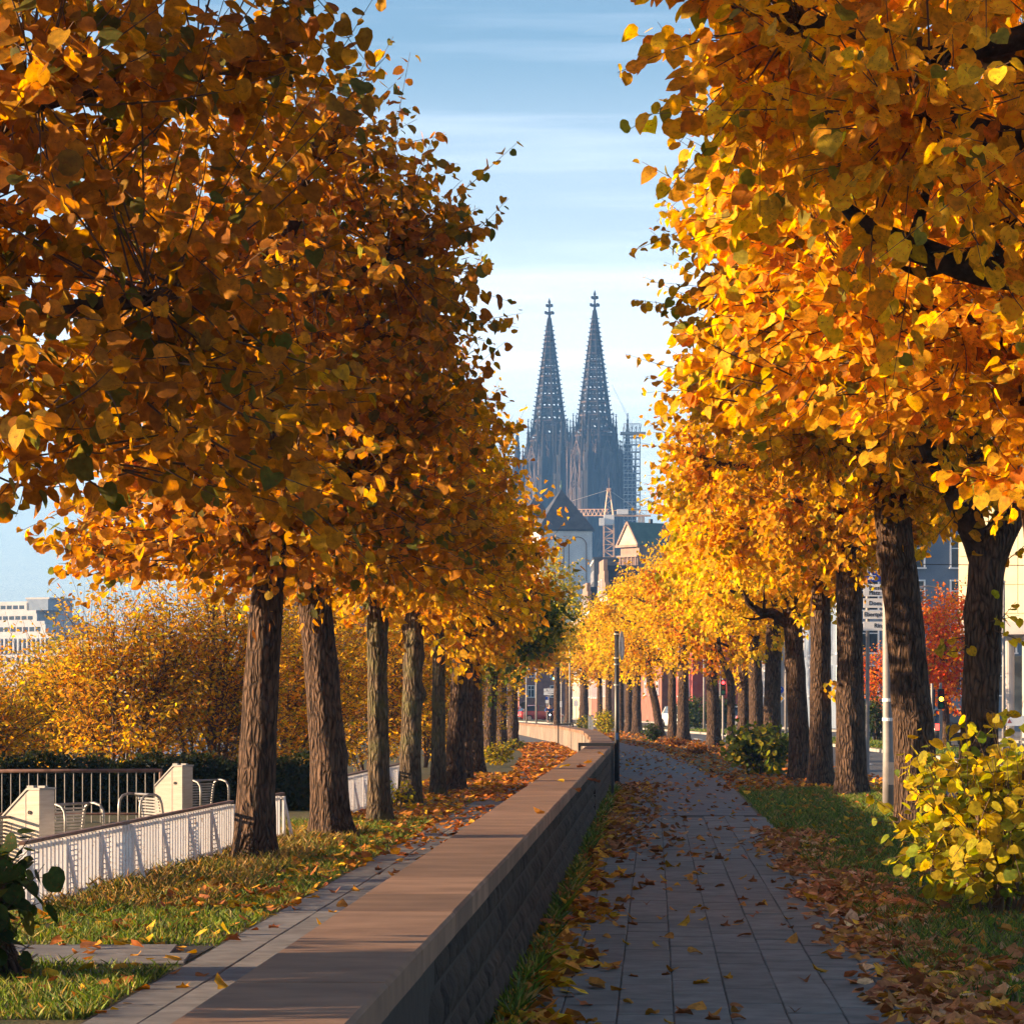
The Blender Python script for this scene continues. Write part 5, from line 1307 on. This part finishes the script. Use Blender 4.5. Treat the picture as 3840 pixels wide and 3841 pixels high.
def house(name, label, A, B, depth, h, wall_m, roof=None, rows=3, cols=4, win=(1.0, 1.6), side_cols=2, fm='white', roof_m='rooftile', roof_h=3.5, z_first=2.0, cat='house', side=True, gable=None, parapet=False, pane='glass'):
    """street front from A to B (A nearer); body lies to the road-away side; the near end wall faces the camera"""
    A = Vector((A[0], A[1], 0)); B = Vector((B[0], B[1], 0)); d = (B - A); L = d.length; ux = d.normalized(); nrm = Vector((-ux.y, ux.x, 0))   # nrm points to the street (-x)
    if nrm.x > 0: nrm = -nrm
    a = math.atan2(ux.y, ux.x); e = empty(name, A, label, cat, rz=a)
    s = 1 if (Matrix.Rotation(-a, 3, 'Z') @ nrm).y > 0 else -1       # street side in local y
    MB().box((L / 2, -s * depth / 2, h / 2 - .1), (L, depth, h + .2)).build('wall', M[wall_m], e)
    if roof == 'ridge':
        b = MB(); o = .3
        P = [(s * o, h - .05), (-s * (depth + o), h - .05), (-s * depth / 2, h + roof_h)]
        b.add([(-o, P[0][0], P[0][1]), (-o, P[1][0], P[1][1]), (-o, P[2][0], P[2][1]), (L + o, P[0][0], P[0][1]), (L + o, P[1][0], P[1][1]), (L + o, P[2][0], P[2][1])], [(0, 1, 2), (5, 4, 3), (0, 3, 4, 1), (1, 4, 5, 2), (2, 5, 3, 0)])
        ro = b.build('roof', M[roof_m], e); MB().box((L * .7, -s * depth * .5, h + roof_h), (.8, .8, 1.8)).build('chimney', M['brick'], ro)
    elif roof == 'cross':
        b = MB()
        b.add([(-.2, s * .25, h - .05), (L + .2, s * .25, h - .05), (L / 2, s * .25, h + roof_h), (-.2, -s * depth, h - .05), (L + .2, -s * depth, h - .05), (L / 2, -s * depth, h + roof_h)], [(0, 1, 2), (5, 4, 3), (0, 2, 5, 3), (2, 1, 4, 5), (1, 0, 3, 4)])
        b.build('roof', M[roof_m], e)
    else:
        MB().box((L / 2, -s * depth / 2, h + .16), (L + .3, depth + .3, .3)).build('roof', M[roof_m], e)
    fh = (h - z_first + .3) / rows
    for r_ in range(rows):
        z = z_first + fh * (r_ + .35)
        for c in range(cols):
            window_on(e, (L * (c + .5) / cols, s * .0, z), (-1, 0) if s > 0 else (1, 0), (0, s, 0), win[0], win[1], fm, pane)
        if side:
            for c in range(side_cols): window_on(e, (0, -s * depth * (c + .5) / side_cols, z), (0, -1), (-1, 0, 0), win[0], win[1], fm, pane)
    if gable:
        # stepped gable on the street front
        b = MB(); n = 3
        for i in range(n): b.box((L / 2, s * .12, h + i * gable / n + gable / n / 2), (L * (1 - i / n * .66), .36, gable / n))
        for q in (-.16, .16): window_on(e, (L * (.5 + q), s * .32, h + gable * .28), (-1, 0) if s > 0 else (1, 0), (0, s, 0), .8, 1.1, fm, pane)
        b.build('stepped_gable', M[wall_m], e)
    MB().box((L / 2, s * .06, h - .25), (L, .16, .3)).build('cornice', M['whitewall'], e)
    return e
def street(Y, xo): return (pathx(Y) + xo, Y)
house('house', 'pink stone house with stepped gable and tall chimney at the end of the street', (8.6, 292), (8.2, 303), 10, 11.2, 'pink', 'cross', 4, 4, gable=3.2, roof_h=2.8, roof_m='slate')
house('house', 'brick house front seen edge-on below the church tower', (8.2, 304), (7.7, 316), 10, 9.8, 'brick', 'ridge', 4, 4)
house('house', 'narrow stone house with a stepped gable beside the dark-green lime', (7.7, 317), (7.2, 328), 10, 10.6, 'pink', 'cross', 4, 4, gable=2.6, roof_h=2.3, roof_m='slate')
house('house', 'brown stone house farther along the row', (7.2, 329), (6.4, 345), 10, 10.2, 'ochre', 'ridge', 4, 5)
house('house', 'brick town house closing the street behind the cyclist', (1.0, 430), (0.2, 446), 9, 9.6, 'brick', 'ridge', 3, 5, side_cols=3)
house('house', 'second brick town house with pale window frames beyond the traffic lights', (-6.5, 452), (-7.5, 468), 7.0, 9.0, 'brick', 'ridge', 3, 5, side_cols=3)
house('house', 'pale town house between the lamp posts at the street end', (-8.5, 420), (-9.0, 430), 4.6, 10.0, 'greywall', 'ridge', 4, 3, side_cols=2)
house('apartment_house', 'blue-grey office block behind the direction sign and the red maple', street(196, 20.5), street(214, 20.5), 14, 17, 'bluefacade', None, 6, 6, (1.3, 1.9), 5, cat='building')
house('apartment_house', 'grey rendered block with white window frames beyond the traffic signal', street(218, 20.5), street(234, 20.5), 12, 14, 'greywall', None, 5, 5, (1.3, 1.8), 5, cat='building')
house('house', 'red brick gabled house behind the parked cars', street(252, 20.0), street(264, 20.0), 9, 6.2, 'redwall', 'ridge', 2, 3, side_cols=2, roof_h=3.2)
house('house', 'brown brick house with white corner strip behind the slanting lime', street(268, 20.0), street(282, 20.0), 10, 9.5, 'brick', 'ridge', 3, 4)
# dark office block roof behind the crane foot
house('office_block', 'low dark flat-roofed block under the crane', (13.0, 520), (13.0, 540), 18, 24.2, 'slate', None, 5, 4, (1.4, 1.7), 5, cat='building', roof_m='slate')

def pediment_building():
    Yc = 480.0; k = Yc / F
    e = empty('pediment_building', ((2362 - CX) * k, Yc, 0), 'classical building with a sunlit pediment and green copper roof', 'building', rz=math.radians(-52))
    w, dp, h = 4.2, 16.0, H + (HY - 2046) * k; za = H + (HY - 1958) * k
    MB().box((0, dp / 2, h / 2), (w, dp, h)).build('wall', M['pink'], e)
    b = MB(); b.add([(-w / 2 - .3, -.35, h), (w / 2 + .3, -.35, h), (0, -.35, za), (-w / 2 - .3, dp, h), (w / 2 + .3, dp, h), (0, dp, za)], [(0, 1, 2), (5, 4, 3), (0, 2, 5, 3), (2, 1, 4, 5), (1, 0, 3, 4)]); b.build('roof', M['copper'], e)
    b = MB()
    b.bar((-w / 2 - .3, -.5, h), (0, -.5, za), .2, 4); b.bar((w / 2 + .3, -.5, h), (0, -.5, za), .2, 4); b.box((0, -.5, h - .1), (w + .8, .5, .35)); b.box((0, -.45, h - 1.6), (w + .5, .4, .25)); b.build('pediment', M['pink'], e)
    b = MB(); b.add([(-w / 2, -.42, h + .1), (w / 2, -.42, h + .1), (0, -.42, za - .3)], [(0, 1, 2)]); b.build('tympanum', M['ochre'], e)
    for x in np.linspace(-w / 2 + .35, w / 2 - .35, 5): MB().ngon((x, -.35), .2, 10, h - 5.2, h - 1.7, .9).build('column', M['pink'], e)
    for x in np.linspace(-w / 2 + .7, w / 2 - .7, 4): MB().box((x, -.01, h - 3.4), (.4, .06, 2.4)).build('window', M['glass'], e)
    for y in (4, 8, 12): MB().box((0, y, za + .2), (.35, .5, .7)).build('ridge_vent', M['slate'], e)
pediment_building()

def stepped_building():
    Yc = 720.0; k = Yc / F; X = lambda px: (px - CX) * k; Z = lambda py: H + (HY - py) * k
    e = empty('stepped_building', (X(100), Yc, 0), 'hazy white stepped office building across the water with colonnade', 'building', rz=math.radians(-24))
    def tier(name, x0, x1, y0, y1, dep, m='office', par=None):
        b = MB(); b.box(((x0 + x1) / 2, dep / 2, (y0 + y1) / 2), (x1 - x0, dep, y1 - y0)); return b.build(name, M[m], e)
    tier('base', -34, 6.2, -.2, Z(2452), 30)
    tier('colonnade', -34, 5.6, Z(2452), Z(2392), 29)
    for i in range(34): MB().box((-33.5 + i * 1.17, -.3, (Z(2452) + Z(2395)) / 2), (.42, .7, Z(2395) - Z(2452))).build('column', M['office'], e)
    for i in range(33): MB().box((-32.9 + i * 1.17, -.02, (Z(2452) + Z(2398)) / 2), (.7, .06, Z(2398) - Z(2452) - .3)).build('window', M['glass'], e)
    for i in range(28): MB().box((-33 + i * 1.4, -.02, Z(2478)), (.55, .06, 1.5)).build('window', M['glass'], e)
    for nm, x0, x1, a, b_ in (('terrace', -34, 6.4, 2392, 2376), ('terrace', -30, 4.8, 2376, 2342), ('terrace', -27, 4.6, 2342, 2330), ('terrace', -24, 2.6, 2330, 2302), ('terrace', -22, 2.4, 2302, 2290), ('terrace', -15, 0.6, 2290, 2262), ('terrace', -13, .4, 2262, 2256)):
        o = tier(nm, x0, x1, Z(a), Z(b_), 24 - (2392 - a) * .1, 'office')
        if a - b_ > 20:
            for i in range(int((x1 - x0) / 1.6)): MB().box((x0 + .9 + i * 1.6, -.02, (Z(a) + Z(b_)) / 2 - .1), (1.2, .06, (Z(b_) - Z(a)) * .5)).build('window', M['glass'], o)
    tier('plant_room', .0, 5.5, Z(2290), Z(2248), 10, 'bluefacade'); tier('plant_roof', -.3, 5.8, Z(2248), Z(2242), 10.6, 'greywall')
    tier('side_wing', 6.2, 34, -.2, Z(2420), 22); tier('side_wing_roof', 6.0, 34, Z(2420), Z(2404), 20, 'greywall')
    for i in range(18): MB().box((7 + i * 1.5, -.02, Z(2440)), (.7, .06, 1.4)).build('window', M['glass'], e)
stepped_building()

def cream_building():
    A = Vector((pathx(118) + 20.4, 118, 0))
    x0 = (3595 - CX) / F * 150; Yc = 150.0
    e = empty('cream_building', (x0, Yc, 0), 'cream panelled building on tall round columns by the road', 'building', rz=-.42)
    w, dp, zb, zt = 16.0, 9.0, 5.15, 17.5
    MB().box((w / 2, dp / 2, (zb + zt) / 2), (w, dp, zt - zb)).build('wall', M['cream'], e)
    pw = .93; ph = 1.31
    pm_ = MB().box((0, -.03, 0), (pw - .03, .06, ph - .03)).mesh('panel', M['cream'])
    for i in range(int(w / pw)):
        for j in range(int((zt - zb) / ph)): link('panel', pm_, e, (pw * (i + .5), 0, zb + .5 + ph * (j + .5)))
    MB().box((w / 2, dp / 2 - .05, zb - .15), (w + .1, dp + .2, .6)).build('beam', M['greywall'], e)
    for i in range(6): MB().ngon((.9 + i * 1.05 + (.2 if i % 2 else 0), .8), .24, 14, 0, zb - .3).build('column', M['greywall'], e, smooth=False)
    MB().box((w / 2 + 1, 5.0, zb / 2 - .2), (w - 2, .3, zb - .4)).build('shop_front', M['cream'], e)
    for i in range(5): MB().box((1.6 + i * 2.4, 4.82, 2.2), (1.7, .06, 3.2)).build('window', M['glass'], e)
    # notice board before it
    n_ = empty('notice_board', (((3805 - CX) / F * 120), 120, 0), 'white notice board on two posts in front of the cream building', 'board')
    MB().box((0, 0, .95), (.75, .05, .38)).build('board', M['signwhite'], n_)
    for s in (-.25, .25): MB().bar((s, .03, 0), (s, .03, .9), .02, 6).build('post', M['steel_dk'], n_)
    MB().poly_ext([(-.28, .86), (-.1, .86), (-.2, 1.02)], (0, -.027, 0), (1, 0, 0), (0, 0, 1), (0, -1, 0), .003).build('emblem', M['redwall'], n_)
cream_building()

# ------------------------------------------------------------------ street things: maple, lamps, signals, signs, cars, cyclist
lime_tree((((3548 - CX) / F) * 122, 122, 0), 'fiery orange-red maple standing across the road', .14, 1.7, 1.55, 1.5, 5.9, 'maple', 6000, 121, lod=1, leaf=.12, knobs=9, name='maple_tree', mossy=False)
lime_tree((((3290 - CX) / F) * 150, 150, 0), 'red maple sprig seen low between the sign and the lamp post', .12, 1.6, 1.2, 1.5, 4.2, 'maple', 1800, 122, lod=2, leaf=.12, knobs=6, name='maple_tree')
for i, (px, py, w, lab) in enumerate(((3285, 2775, 1.1, 'dark green shrub below the direction sign'), (2620, 2700, 2.0, 'dark green shrub beside the red gabled house'), (2700, 2712, 1.2, 'rounded green shrub near the traffic signal'))):
    p = gnd(px, max(py, 2735)); bush(p, lab, w, w, 1.9, 160, 'dkgreen', 140 + i, leaf=.16, lod=1, stem_r=.03)

def street_lamp(base, h, arm, label, r=.07):
    e = empty('street_lamp', base, label, 'street lamp', 'slim street lamps')
    MB().tube([(0, 0, -.15), (0, 0, h * .4), (0, 0, h)], [r, r * .85, r * .6], 10).build('pole', M['greypole'], e, smooth=True)
    MB().tube([(0, 0, h - .03), (arm * .5, 0, h + .05), (arm, 0, h + .02)], r * .5, 6).build('arm', M['greypole'], e)
    MB().box((arm, 0, h), (.5, .16, .08)).build('lamp_head', M['grey'], e)
def fromx(px, Y, z=-.1): return ((px - CX) / F * Y, Y, z)
street_lamp(fromx(3532, 128), 6.2, -1.0, 'slim street lamp standing in front of the red maple')
street_lamp(fromx(3764, 108), 5.7, -.2, 'slim lamp pole in front of the cream building')
street_lamp(fromx(1974, 235, 0), 4.4, .5, 'short street lamp beside the river-side limes at the bend')
street_lamp(fromx(2011, 225, 0), 6.6, -.9, 'taller street lamp at the bend with a curved arm')
street_lamp(fromx(2137, 215, 0), 6.4, .6, 'pale lamp pole beyond the thick distant lime')
street_lamp(fromx(2947, 140), 8.0, .8, 'pale lamp pole behind the blue arrow sign')
street_lamp(fromx(2640, 190), 6.0, .6, 'thin lamp pole in front of the red banners')

def signal(base, label, on, h=3.0, rz=0.0, overhead=None):
    e = empty('traffic_light', base, label, 'traffic light', rz=rz)
    MB().bar((0, 0, 0), (0, 0, h + .2), .05, 8).build('pole', M['greypole'], e)
    ox = 0 if overhead is None else overhead
    if overhead: MB().bar((0, 0, h + .1), (ox, 0, h + .1), .035, 6).build('arm', M['greypole'], e)
    hd = MB().box((ox, -.1, h - .36), (.22, .18, .70)).build('signal_head', M['dark'], e)
    for i, (c, nm) in enumerate((((.8, .02, .02), 'red'), ((.9, .4, .02), 'amber'), ((.1, .8, .45), 'green'))):
        m_ = glow('lamp_' + nm, c, 4.0) if nm == on else mat('lamp_off_' + nm, tuple(q * .12 for q in c))
        MB().disc((ox, -.21, h - .14 - .22 * i), .075, (0, 1, 0), 14, .02).build('lens', m_, hd)
        MB().box((ox, -.24, h - .055 - .22 * i), (.18, .10, .012)).build('visor', M['dark'], hd)
signal(fromx(3527, 114), 'traffic light showing amber in front of the maple', 'amber', 2.2)
signal(fromx(2711, 150), 'traffic light glowing red among the road-side trunks', 'red', 2.75)
signal(fromx(2105, 240, 0), 'overhead traffic light showing green at the street end', 'green', 3.9, overhead=-.55)
signal(fromx(3495, 118), 'dark back of a traffic light beside the maple', 'none', 2.2, rz=math.pi)

# blue arrow sign with priority diamond
e = empty('arrow_sign', fromx(2926, 120), 'round blue sign with a white up arrow above a priority diamond', 'road sign')
zc = H + (HY - 2588) * 120 / F + .1
MB().bar((0, .03, 0), (0, .03, zc + .3), .03, 8).build('post', M['greypole'], e)
bs = MB().disc((0, -.01, zc), .13, (0, 1, 0), 24, .015).build('blue_disc', M['blue'], e)
MB().poly_ext([(-.016, -.08), (.016, -.08), (.016, .02), (.05, .02), (0, .09), (-.05, .02), (-.016, .02)], (0, -.02, zc), (1, 0, 0), (0, 0, 1), (0, -1, 0), .004).build('arrow', M['signwhite'], bs)
dz = zc - .32
dm = MB().poly_ext([(0, -.17), (.17, 0), (0, .17), (-.17, 0)], (0, 0, dz), (1, 0, 0), (0, 0, 1), (0, -1, 0), .012).build('diamond', M['signwhite'], e)
M['yellow'] = mat('sign_yellow', (.75, .36, .02), rough=.5)
MB().poly_ext([(0, -.11), (.11, 0), (0, .11), (-.11, 0)], (0, -.013, dz), (1, 0, 0), (0, 0, 1), (0, -1, 0), .004).build('diamond_centre', M['yellow'], dm)

# white direction plates and small notices at the bend
e = empty('cycle_direction_sign', fromx(2058, 252, 0), 'white two-plate direction sign on a post behind the cyclist', 'road sign')
MB().bar((0, .04, 0), (0, .04, 2.7), .035, 8).build('post', M['greypole'], e)
for j, py in enumerate((2589, 2602)):
    zc = H + (HY - py) * 252 / F
    pl = MB().box((.1, 0, zc), (.98, .02, .235)).build('plate', M['signwhite'], e)
    MB().poly_ext([(-.24, -.03), (-.16, -.03), (-.16, -.055), (-.10, 0), (-.16, .055), (-.16, .03), (-.24, .03)] if j else [(-.10, -.03), (-.18, -.03), (-.18, -.055), (-.24, 0), (-.18, .055), (-.18, .03), (-.10, .03)], (.04 + .42 * j, -.012, zc), (1, 0, 0), (0, 0, 1), (0, -1, 0), .004).build('arrow', M['ink'], pl)
    for q in range(4): MB().box((.06 + q * .09 - .3 * j * .3, -.0125, zc + .02 * (q % 2)), (.07, .004, .03)).build('mark', M['ink'], pl)
e = empty('bus_stop_sign', fromx(2051, 250, 0), 'small blue and white notice plate beside the cyclist', 'road sign')
MB().bar((0, .03, 0), (0, .03, 2.05), .03, 8).build('post', M['greypole'], e)
MB().box((0, 0, 1.88), (.22, .02, .22)).build('blue_plate', M['blue'], e); MB().box((0, 0, 1.62), (.22, .02, .24)).build('white_plate', M['signwhite'], e)
for px, Yq, zc, c, lab in ((1965, 240, 1.35, 'dark', 'small dark round sign at the street end'), (2098, 232, 1.45, 'signwhite', 'small white plate on a thin post at the street end'), (2160, 238, 1.5, 'signwhite', 'white notice between the distant trunks')):
    e = empty('small_sign', fromx(px, Yq, 0), lab, 'road sign')
    MB().bar((0, .02, 0), (0, .02, zc + .3), .025, 6).build('post', M['greypole'], e)
    (MB().disc((0, 0, zc), .26, (0, 1, 0), 18, .02) if c == 'dark' else MB().box((0, 0, zc), (.34, .02, .42))).build('plate', M[c], e)
# red banners on poles
for i, (px, Yq) in enumerate(((2655, 205), (2700, 205), (2712, 212))):
    e = empty('banner', fromx(px, Yq, 0), ['red banner behind the fused lime', 'crimson banner behind the V-forked lime', 'second crimson banner close behind the first'][i], 'banner', 'red banners by the road')
    MB().bar((0, 0, 0), (0, 0, 6.2), .04, 6).build('pole', M['greypole'], e)
    b = MB(); n = 10
    P = [(.05 + .06 * math.sin(z * 2.1) * 0, .05 * math.sin(z * 2.4 + i), z) for z in np.linspace(1.9, 6.0, n)]
    for j in range(n - 1): b.add([P[j], (P[j][0] + .62, P[j][1] * -1, P[j][2]), (P[j + 1][0] + .62, P[j + 1][1] * -1, P[j + 1][2]), P[j + 1]], [(0, 1, 2, 3), (3, 2, 1, 0)] if False else [(0, 1, 2, 3)])
    b.build('cloth', M['redwall'], e)
# pale bollard post beside the bend
e = empty('grey_box', gnd(2216, 2742), 'narrow pale grey service box between the bushes at the bend', 'service box')
MB().box((0, 0, .42), (.28, .3, .84)).build('body', M['grey'], e); MB().box((0, 0, .86), (.32, .34, .05)).build('lid', M['greypole'], e)
# overhead wires
e = empty('overhead_wire', (pathx(70) + 5.2, 70, 0), 'thin overhead wire crossing behind the leaning lime', 'wire')
MB().tube([(-2, 0, 4.62), (1.4, 0, 4.58), (5, 0, 4.55)], .012, 4).build('cable', M['black'], e)

# ---- cars
M['carpaint'] = [mat('car_silver', (.42, .46, .50), rough=.25, metal=.5), mat('car_black', (.02, .02, .022), rough=.2, spec=.6), mat('car_red', (.30, .03, .02), rough=.25, spec=.6), mat('car_white', (.62, .64, .66), rough=.25)]
M['tail'] = glow('tail_lamp', (.9, .03, .02), 2.2); M['head'] = mat('head_lamp', (.8, .8, .78), rough=.1); M['rim'] = mat('wheel_rim', (.5, .5, .5), rough=.3, metal=.8)
def car(base, rz, paint, label):
    e = empty('parked_car' if paint != 1 else 'car', base, label, 'car', rz=rz)
    # cross-sections along the length (x): half-width, belt height, roof height, half-width at roof
    st = [(-2.1, .62, .40, .62, .6), (-2.05, .80, .30, .86, .74), (-1.75, .86, .20, .95, .80), (-1.2, .88, .18, .97, .84), (0, .89, .18, .96, .86), (1.0, .88, .18, .93, .84), (1.5, .85, .18, .86, .78), (1.95, .76, .24, .74, .66), (2.12, .58, .36, .60, .5)]
    b = MB(); n = 8; V_ = []
    for x, hw, zl, zh, hw2 in st:
        V_ += [(x, -hw * .92, zl), (x, -hw, (zl + zh) / 2), (x, -hw2, zh), (x, -hw2 * .4, zh + .02), (x, hw2 * .4, zh + .02), (x, hw2, zh), (x, hw, (zl + zh) / 2), (x, hw * .92, zl)]
    f = [(i * n + k, i * n + (k + 1) % n, (i + 1) * n + (k + 1) % n, (i + 1) * n + k) for i in range(len(st) - 1) for k in range(n)]
    f += [tuple(range(n - 1, -1, -1)), tuple((len(st) - 1) * n + k for k in range(n))]
    b.add(V_, f); bo = b.build('body', M['carpaint'][paint], e, smooth=True)
    cab = [(-2.0, .74, .90), (-1.35, .66, 1.40), (-.4, .66, 1.47), (.35, .66, 1.44), (1.15, .76, .93)]
    b = MB(); b.add([(x, s * hw, z) for x, hw, z in cab for s in (-1, 1)] , [(0, 2, 3, 1), (2, 4, 5, 3), (4, 6, 7, 5), (6, 8, 9, 7), (0, 8, 6, 4, 2), (1, 3, 5, 7, 9)]); b.build('glasshouse', M['glass'], e)
    b = MB(); b.add([(-1.42, -.60, 1.405), (-1.42, .60, 1.405), (-.4, -.62, 1.49), (-.4, .62, 1.49), (.38, -.6, 1.455), (.38, .6, 1.455)], [(0, 2, 3, 1), (2, 4, 5, 3)]); b.build('roof', M['carpaint'][paint], e)
    for x in (-1.95, -.35, 1.05):
        for s in (-1, 1):
            tgt = {-1.95: (-1.37, .665, 1.41), -.35: (-.35, .67, 1.47), 1.05: (.36, .67, 1.45)}[x]
            MB().bar((x, s * .77, .92), (tgt[0], s * tgt[1], tgt[2]), .035, 5).build('pillar', M['carpaint'][paint], e)
    for x in (-1.3, 1.3):
        for s in (-1, 1):
            w = MB().disc((x, s * .80, .31), .31, (0, 1, 0), 20, .2).build('wheel', M['rubber'], e); MB().disc((x, s * .905, .31), .2, (0, 1, 0), 16, .01).build('rim', M['rim'], w)
    for s in (-1, 1):
        MB().box((-2.05, s * .62, .74), (.1, .22, .26)).build('tail_light', M['tail'], e); MB().box((2.02, s * .52, .60), (.12, .3, .14)).build('headlight', M['head'], e)
        MB().box((.75, s * .95, .98), (.14, .16, .1)).build('mirror', M['carpaint'][paint], e)
    MB().box((-2.12, 0, .58), (.02, .5, .11)).build('number_plate', M['signwhite'], e); MB().box((-2.09, 0, .36), (.08, 1.5, .16)).build('bumper', M['dark'], e)
car((*street(132, 14.6), -.1), math.radians(91), 1, 'black car with glowing red tail light driving away across the median')
car((*street(196, 14.2), -.1), math.radians(100), 0, 'silver car seen from behind between two pairs of trunks')
car((*street(212, 13.0), -.1), math.radians(-78), 3, 'white car facing the camera beside the slanting lime')
car(fromx(2022, 300, -.2), math.radians(20), 2, 'dark red parked car behind the cyclist')
car(fromx(1992, 310, -.2), math.radians(-70), 2, 'second dark red car parked by the short street lamp')

# ---- cyclist: one skinned body, clothing as children, bicycle its own thing
def skin(name, joints, edges, m, parent, sub=1):
    me = bpy.data.meshes.new(name); me.from_pydata([j[0] for j in joints], edges, []); me.update(); me.materials.append(m)
    o = link(name, me, parent)
    md = o.modifiers.new('skin', 'SKIN'); sv = me.skin_vertices[0].data
    for i, j in enumerate(joints):
        rr_ = j[1]; sv[i].radius = (rr_, rr_) if isinstance(rr_, (int, float)) else rr_; sv[i].use_root = (i == 0)
    md.use_smooth_shade = True
    s2 = o.modifiers.new('sub', 'SUBSURF'); s2.levels = sub; s2.render_levels = sub
    return o
CB = Vector(fromx(2062, 235, -.115))
e = empty('bicycle', CB, 'racing bicycle ridden towards the camera', 'bicycle', rz=math.radians(-90))
for x in (-.5, .5):
    w = MB(); P = [(x + .34 * math.cos(t), 0, .34 + .34 * math.sin(t)) for t in np.linspace(0, 2 * math.pi, 25)]; w.tube(P, .016, 6); wo_ = w.build('wheel', M['rubber'], e)
    b = MB()
    for i in range(10): b.bar((x, 0, .34), (x + .32 * math.cos(i * .628), 0, .34 + .32 * math.sin(i * .628)), .003, 3)
    b.build('spokes', M['rim'], wo_)
b = MB(); b.tube([(-.5, 0, .34), (-.05, 0, .28), (.42, 0, .80), (-.15, 0, .84), (-.05, 0, .28)], .016, 6); b.tube([(-.5, 0, .34), (-.15, 0, .84), (-.18, 0, .98)], .013, 6); b.tube([(.5, 0, .34), (.42, 0, .80), (.40, 0, .95)], .014, 6); b.build('frame', M['black'], e)
MB().tube([(.44, -.24, .98), (.46, -.12, 1.0), (.44, 0, .98), (.46, .12, 1.0), (.44, .24, .98)], .014, 6).build('handlebar', M['black'], e); MB().box((-.2, 0, 1.0), (.26, .14, .05)).build('saddle', M['black'], e)
MB().disc((.52, 0, .80), .05, (1, 0, 0), 12, .06).build('headlamp', glow('bike_lamp', (.8, .85, 1), 2.5), e)
M['skin'] = mat('skin', (.45, .25, .17), rough=.5); M['jacket'] = mat('blue_jacket', (.012, .035, .16), (.02, .05, .22), rough=.7, scale=9); M['trousers'] = mat('dark_trousers', (.012, .012, .016), rough=.8); M['helmet'] = mat('dark_helmet', (.02, .02, .025), rough=.4)
pe = empty('person', CB, 'cyclist in a blue jacket and dark helmet leaning over the handlebar', 'person', rz=math.radians(-90))
J = [((-.18, 0, 1.03), (.14, .17)), ((.06, 0, 1.17), (.14, .19)), ((.24, 0, 1.26), (.13, .21)), ((.33, 0, 1.32), .065), ((.40, 0, 1.37), (.085, .075)), ((.45, 0, 1.45), (.095, .08)), ((.43, 0, 1.51), .06)]
Eg = [(0, 1), (1, 2), (2, 3), (3, 4), (4, 5), (5, 6)]
for s in (-1, 1):
    b0 = len(J)
    J += [((.24, s * .23, 1.25), .07), ((.30, s * .34, 1.08), .058), ((.42, s * .25, 1.03), .036), ((.47, s * .23, 1.0), .034)]; Eg += [(2, b0), (b0, b0 + 1), (b0 + 1, b0 + 2), (b0 + 2, b0 + 3)]
    b0 = len(J); kz = .78 if s < 0 else .66
    J += [((-.12, s * .12, .98), .095), ((.22, s * .13, kz), .065), ((.02, s * .13, kz - .40), .042), ((.0, s * .13, kz - .48), .036), ((.14, s * .13, kz - .50), .032)]; Eg += [(0, b0), (b0, b0 + 1), (b0 + 1, b0 + 2), (b0 + 2, b0 + 3), (b0 + 3, b0 + 4)]
body = skin('body', J, Eg, M['skin'], pe, 2)
Jj = [(j[0], (j[1][0] * 1.1, j[1][1] * 1.1) if isinstance(j[1], tuple) else j[1] * 1.18) for j in J]
keep = [0, 1, 2, 7, 8, 9, 16, 17, 18]; mp_ = {k: i for i, k in enumerate(keep)}
skin('jacket', [Jj[k] for k in keep], [(mp_[a], mp_[b]) for a, b in Eg if a in mp_ and b in mp_], M['jacket'], pe, 2)
kl = [0, 11, 12, 13, 20, 21, 22]; mp_ = {k: i for i, k in enumerate(kl)}
skin('trousers', [Jj[k] for k in kl], [(mp_[a], mp_[b]) for a, b in Eg if a in mp_ and b in mp_], M['trousers'], pe, 2)
for s in (-1, 1):
    kz = .78 if s < 0 else .66
    MB().box((.07, s * .13, kz - .515), (.26, .09, .07)).build('shoe', M['trousers'], pe)
b = MB(); b.ngon((.43, 0), .115, 12, 1.47, 1.54, .95); b.ngon((.43, 0), .109, 12, 1.54, 1.60, .55); b.build('helmet', M['helmet'], pe)
for s in (-1, 1): MB().disc((.535, s * .03, 1.455), .009, (1, 0, 0), 8, .01).build('eye', M['dark'], pe)
MB().box((.545, 0, 1.43), (.03, .022, .035)).build('nose', M['skin'], pe); MB().box((.532, 0, 1.395), (.01, .04, .009)).build('mouth', M['redwall'], pe)
for s in (-1, 1): MB().box((.44, s * .088, 1.44), (.03, .015, .05)).build('ear', M['skin'], pe)

# ------------------------------------------------------------------ haze between here and the cathedral
hm = bpy.data.materials.new('haze'); hm.use_nodes = True; N = hm.node_tree.nodes; N.clear()
pv = N.new('ShaderNodeVolumePrincipled'); pv.inputs['Color'].default_value = (.20, .48, 1.0, 1); pv.inputs['Density'].default_value = 0.00022; pv.inputs['Anisotropy'].default_value = 0.2
pv.inputs['Density Attribute'].default_value = ''
ho = N.new('ShaderNodeOutputMaterial'); hm.node_tree.links.new(pv.outputs[0], ho.inputs['Volume'])
hz = MB().box((0, 1300, 80), (5400, 3500, 181)).build('haze', hm); tag(hz, 'thin bluish autumn haze over the riverside', 'haze', kind='stuff')
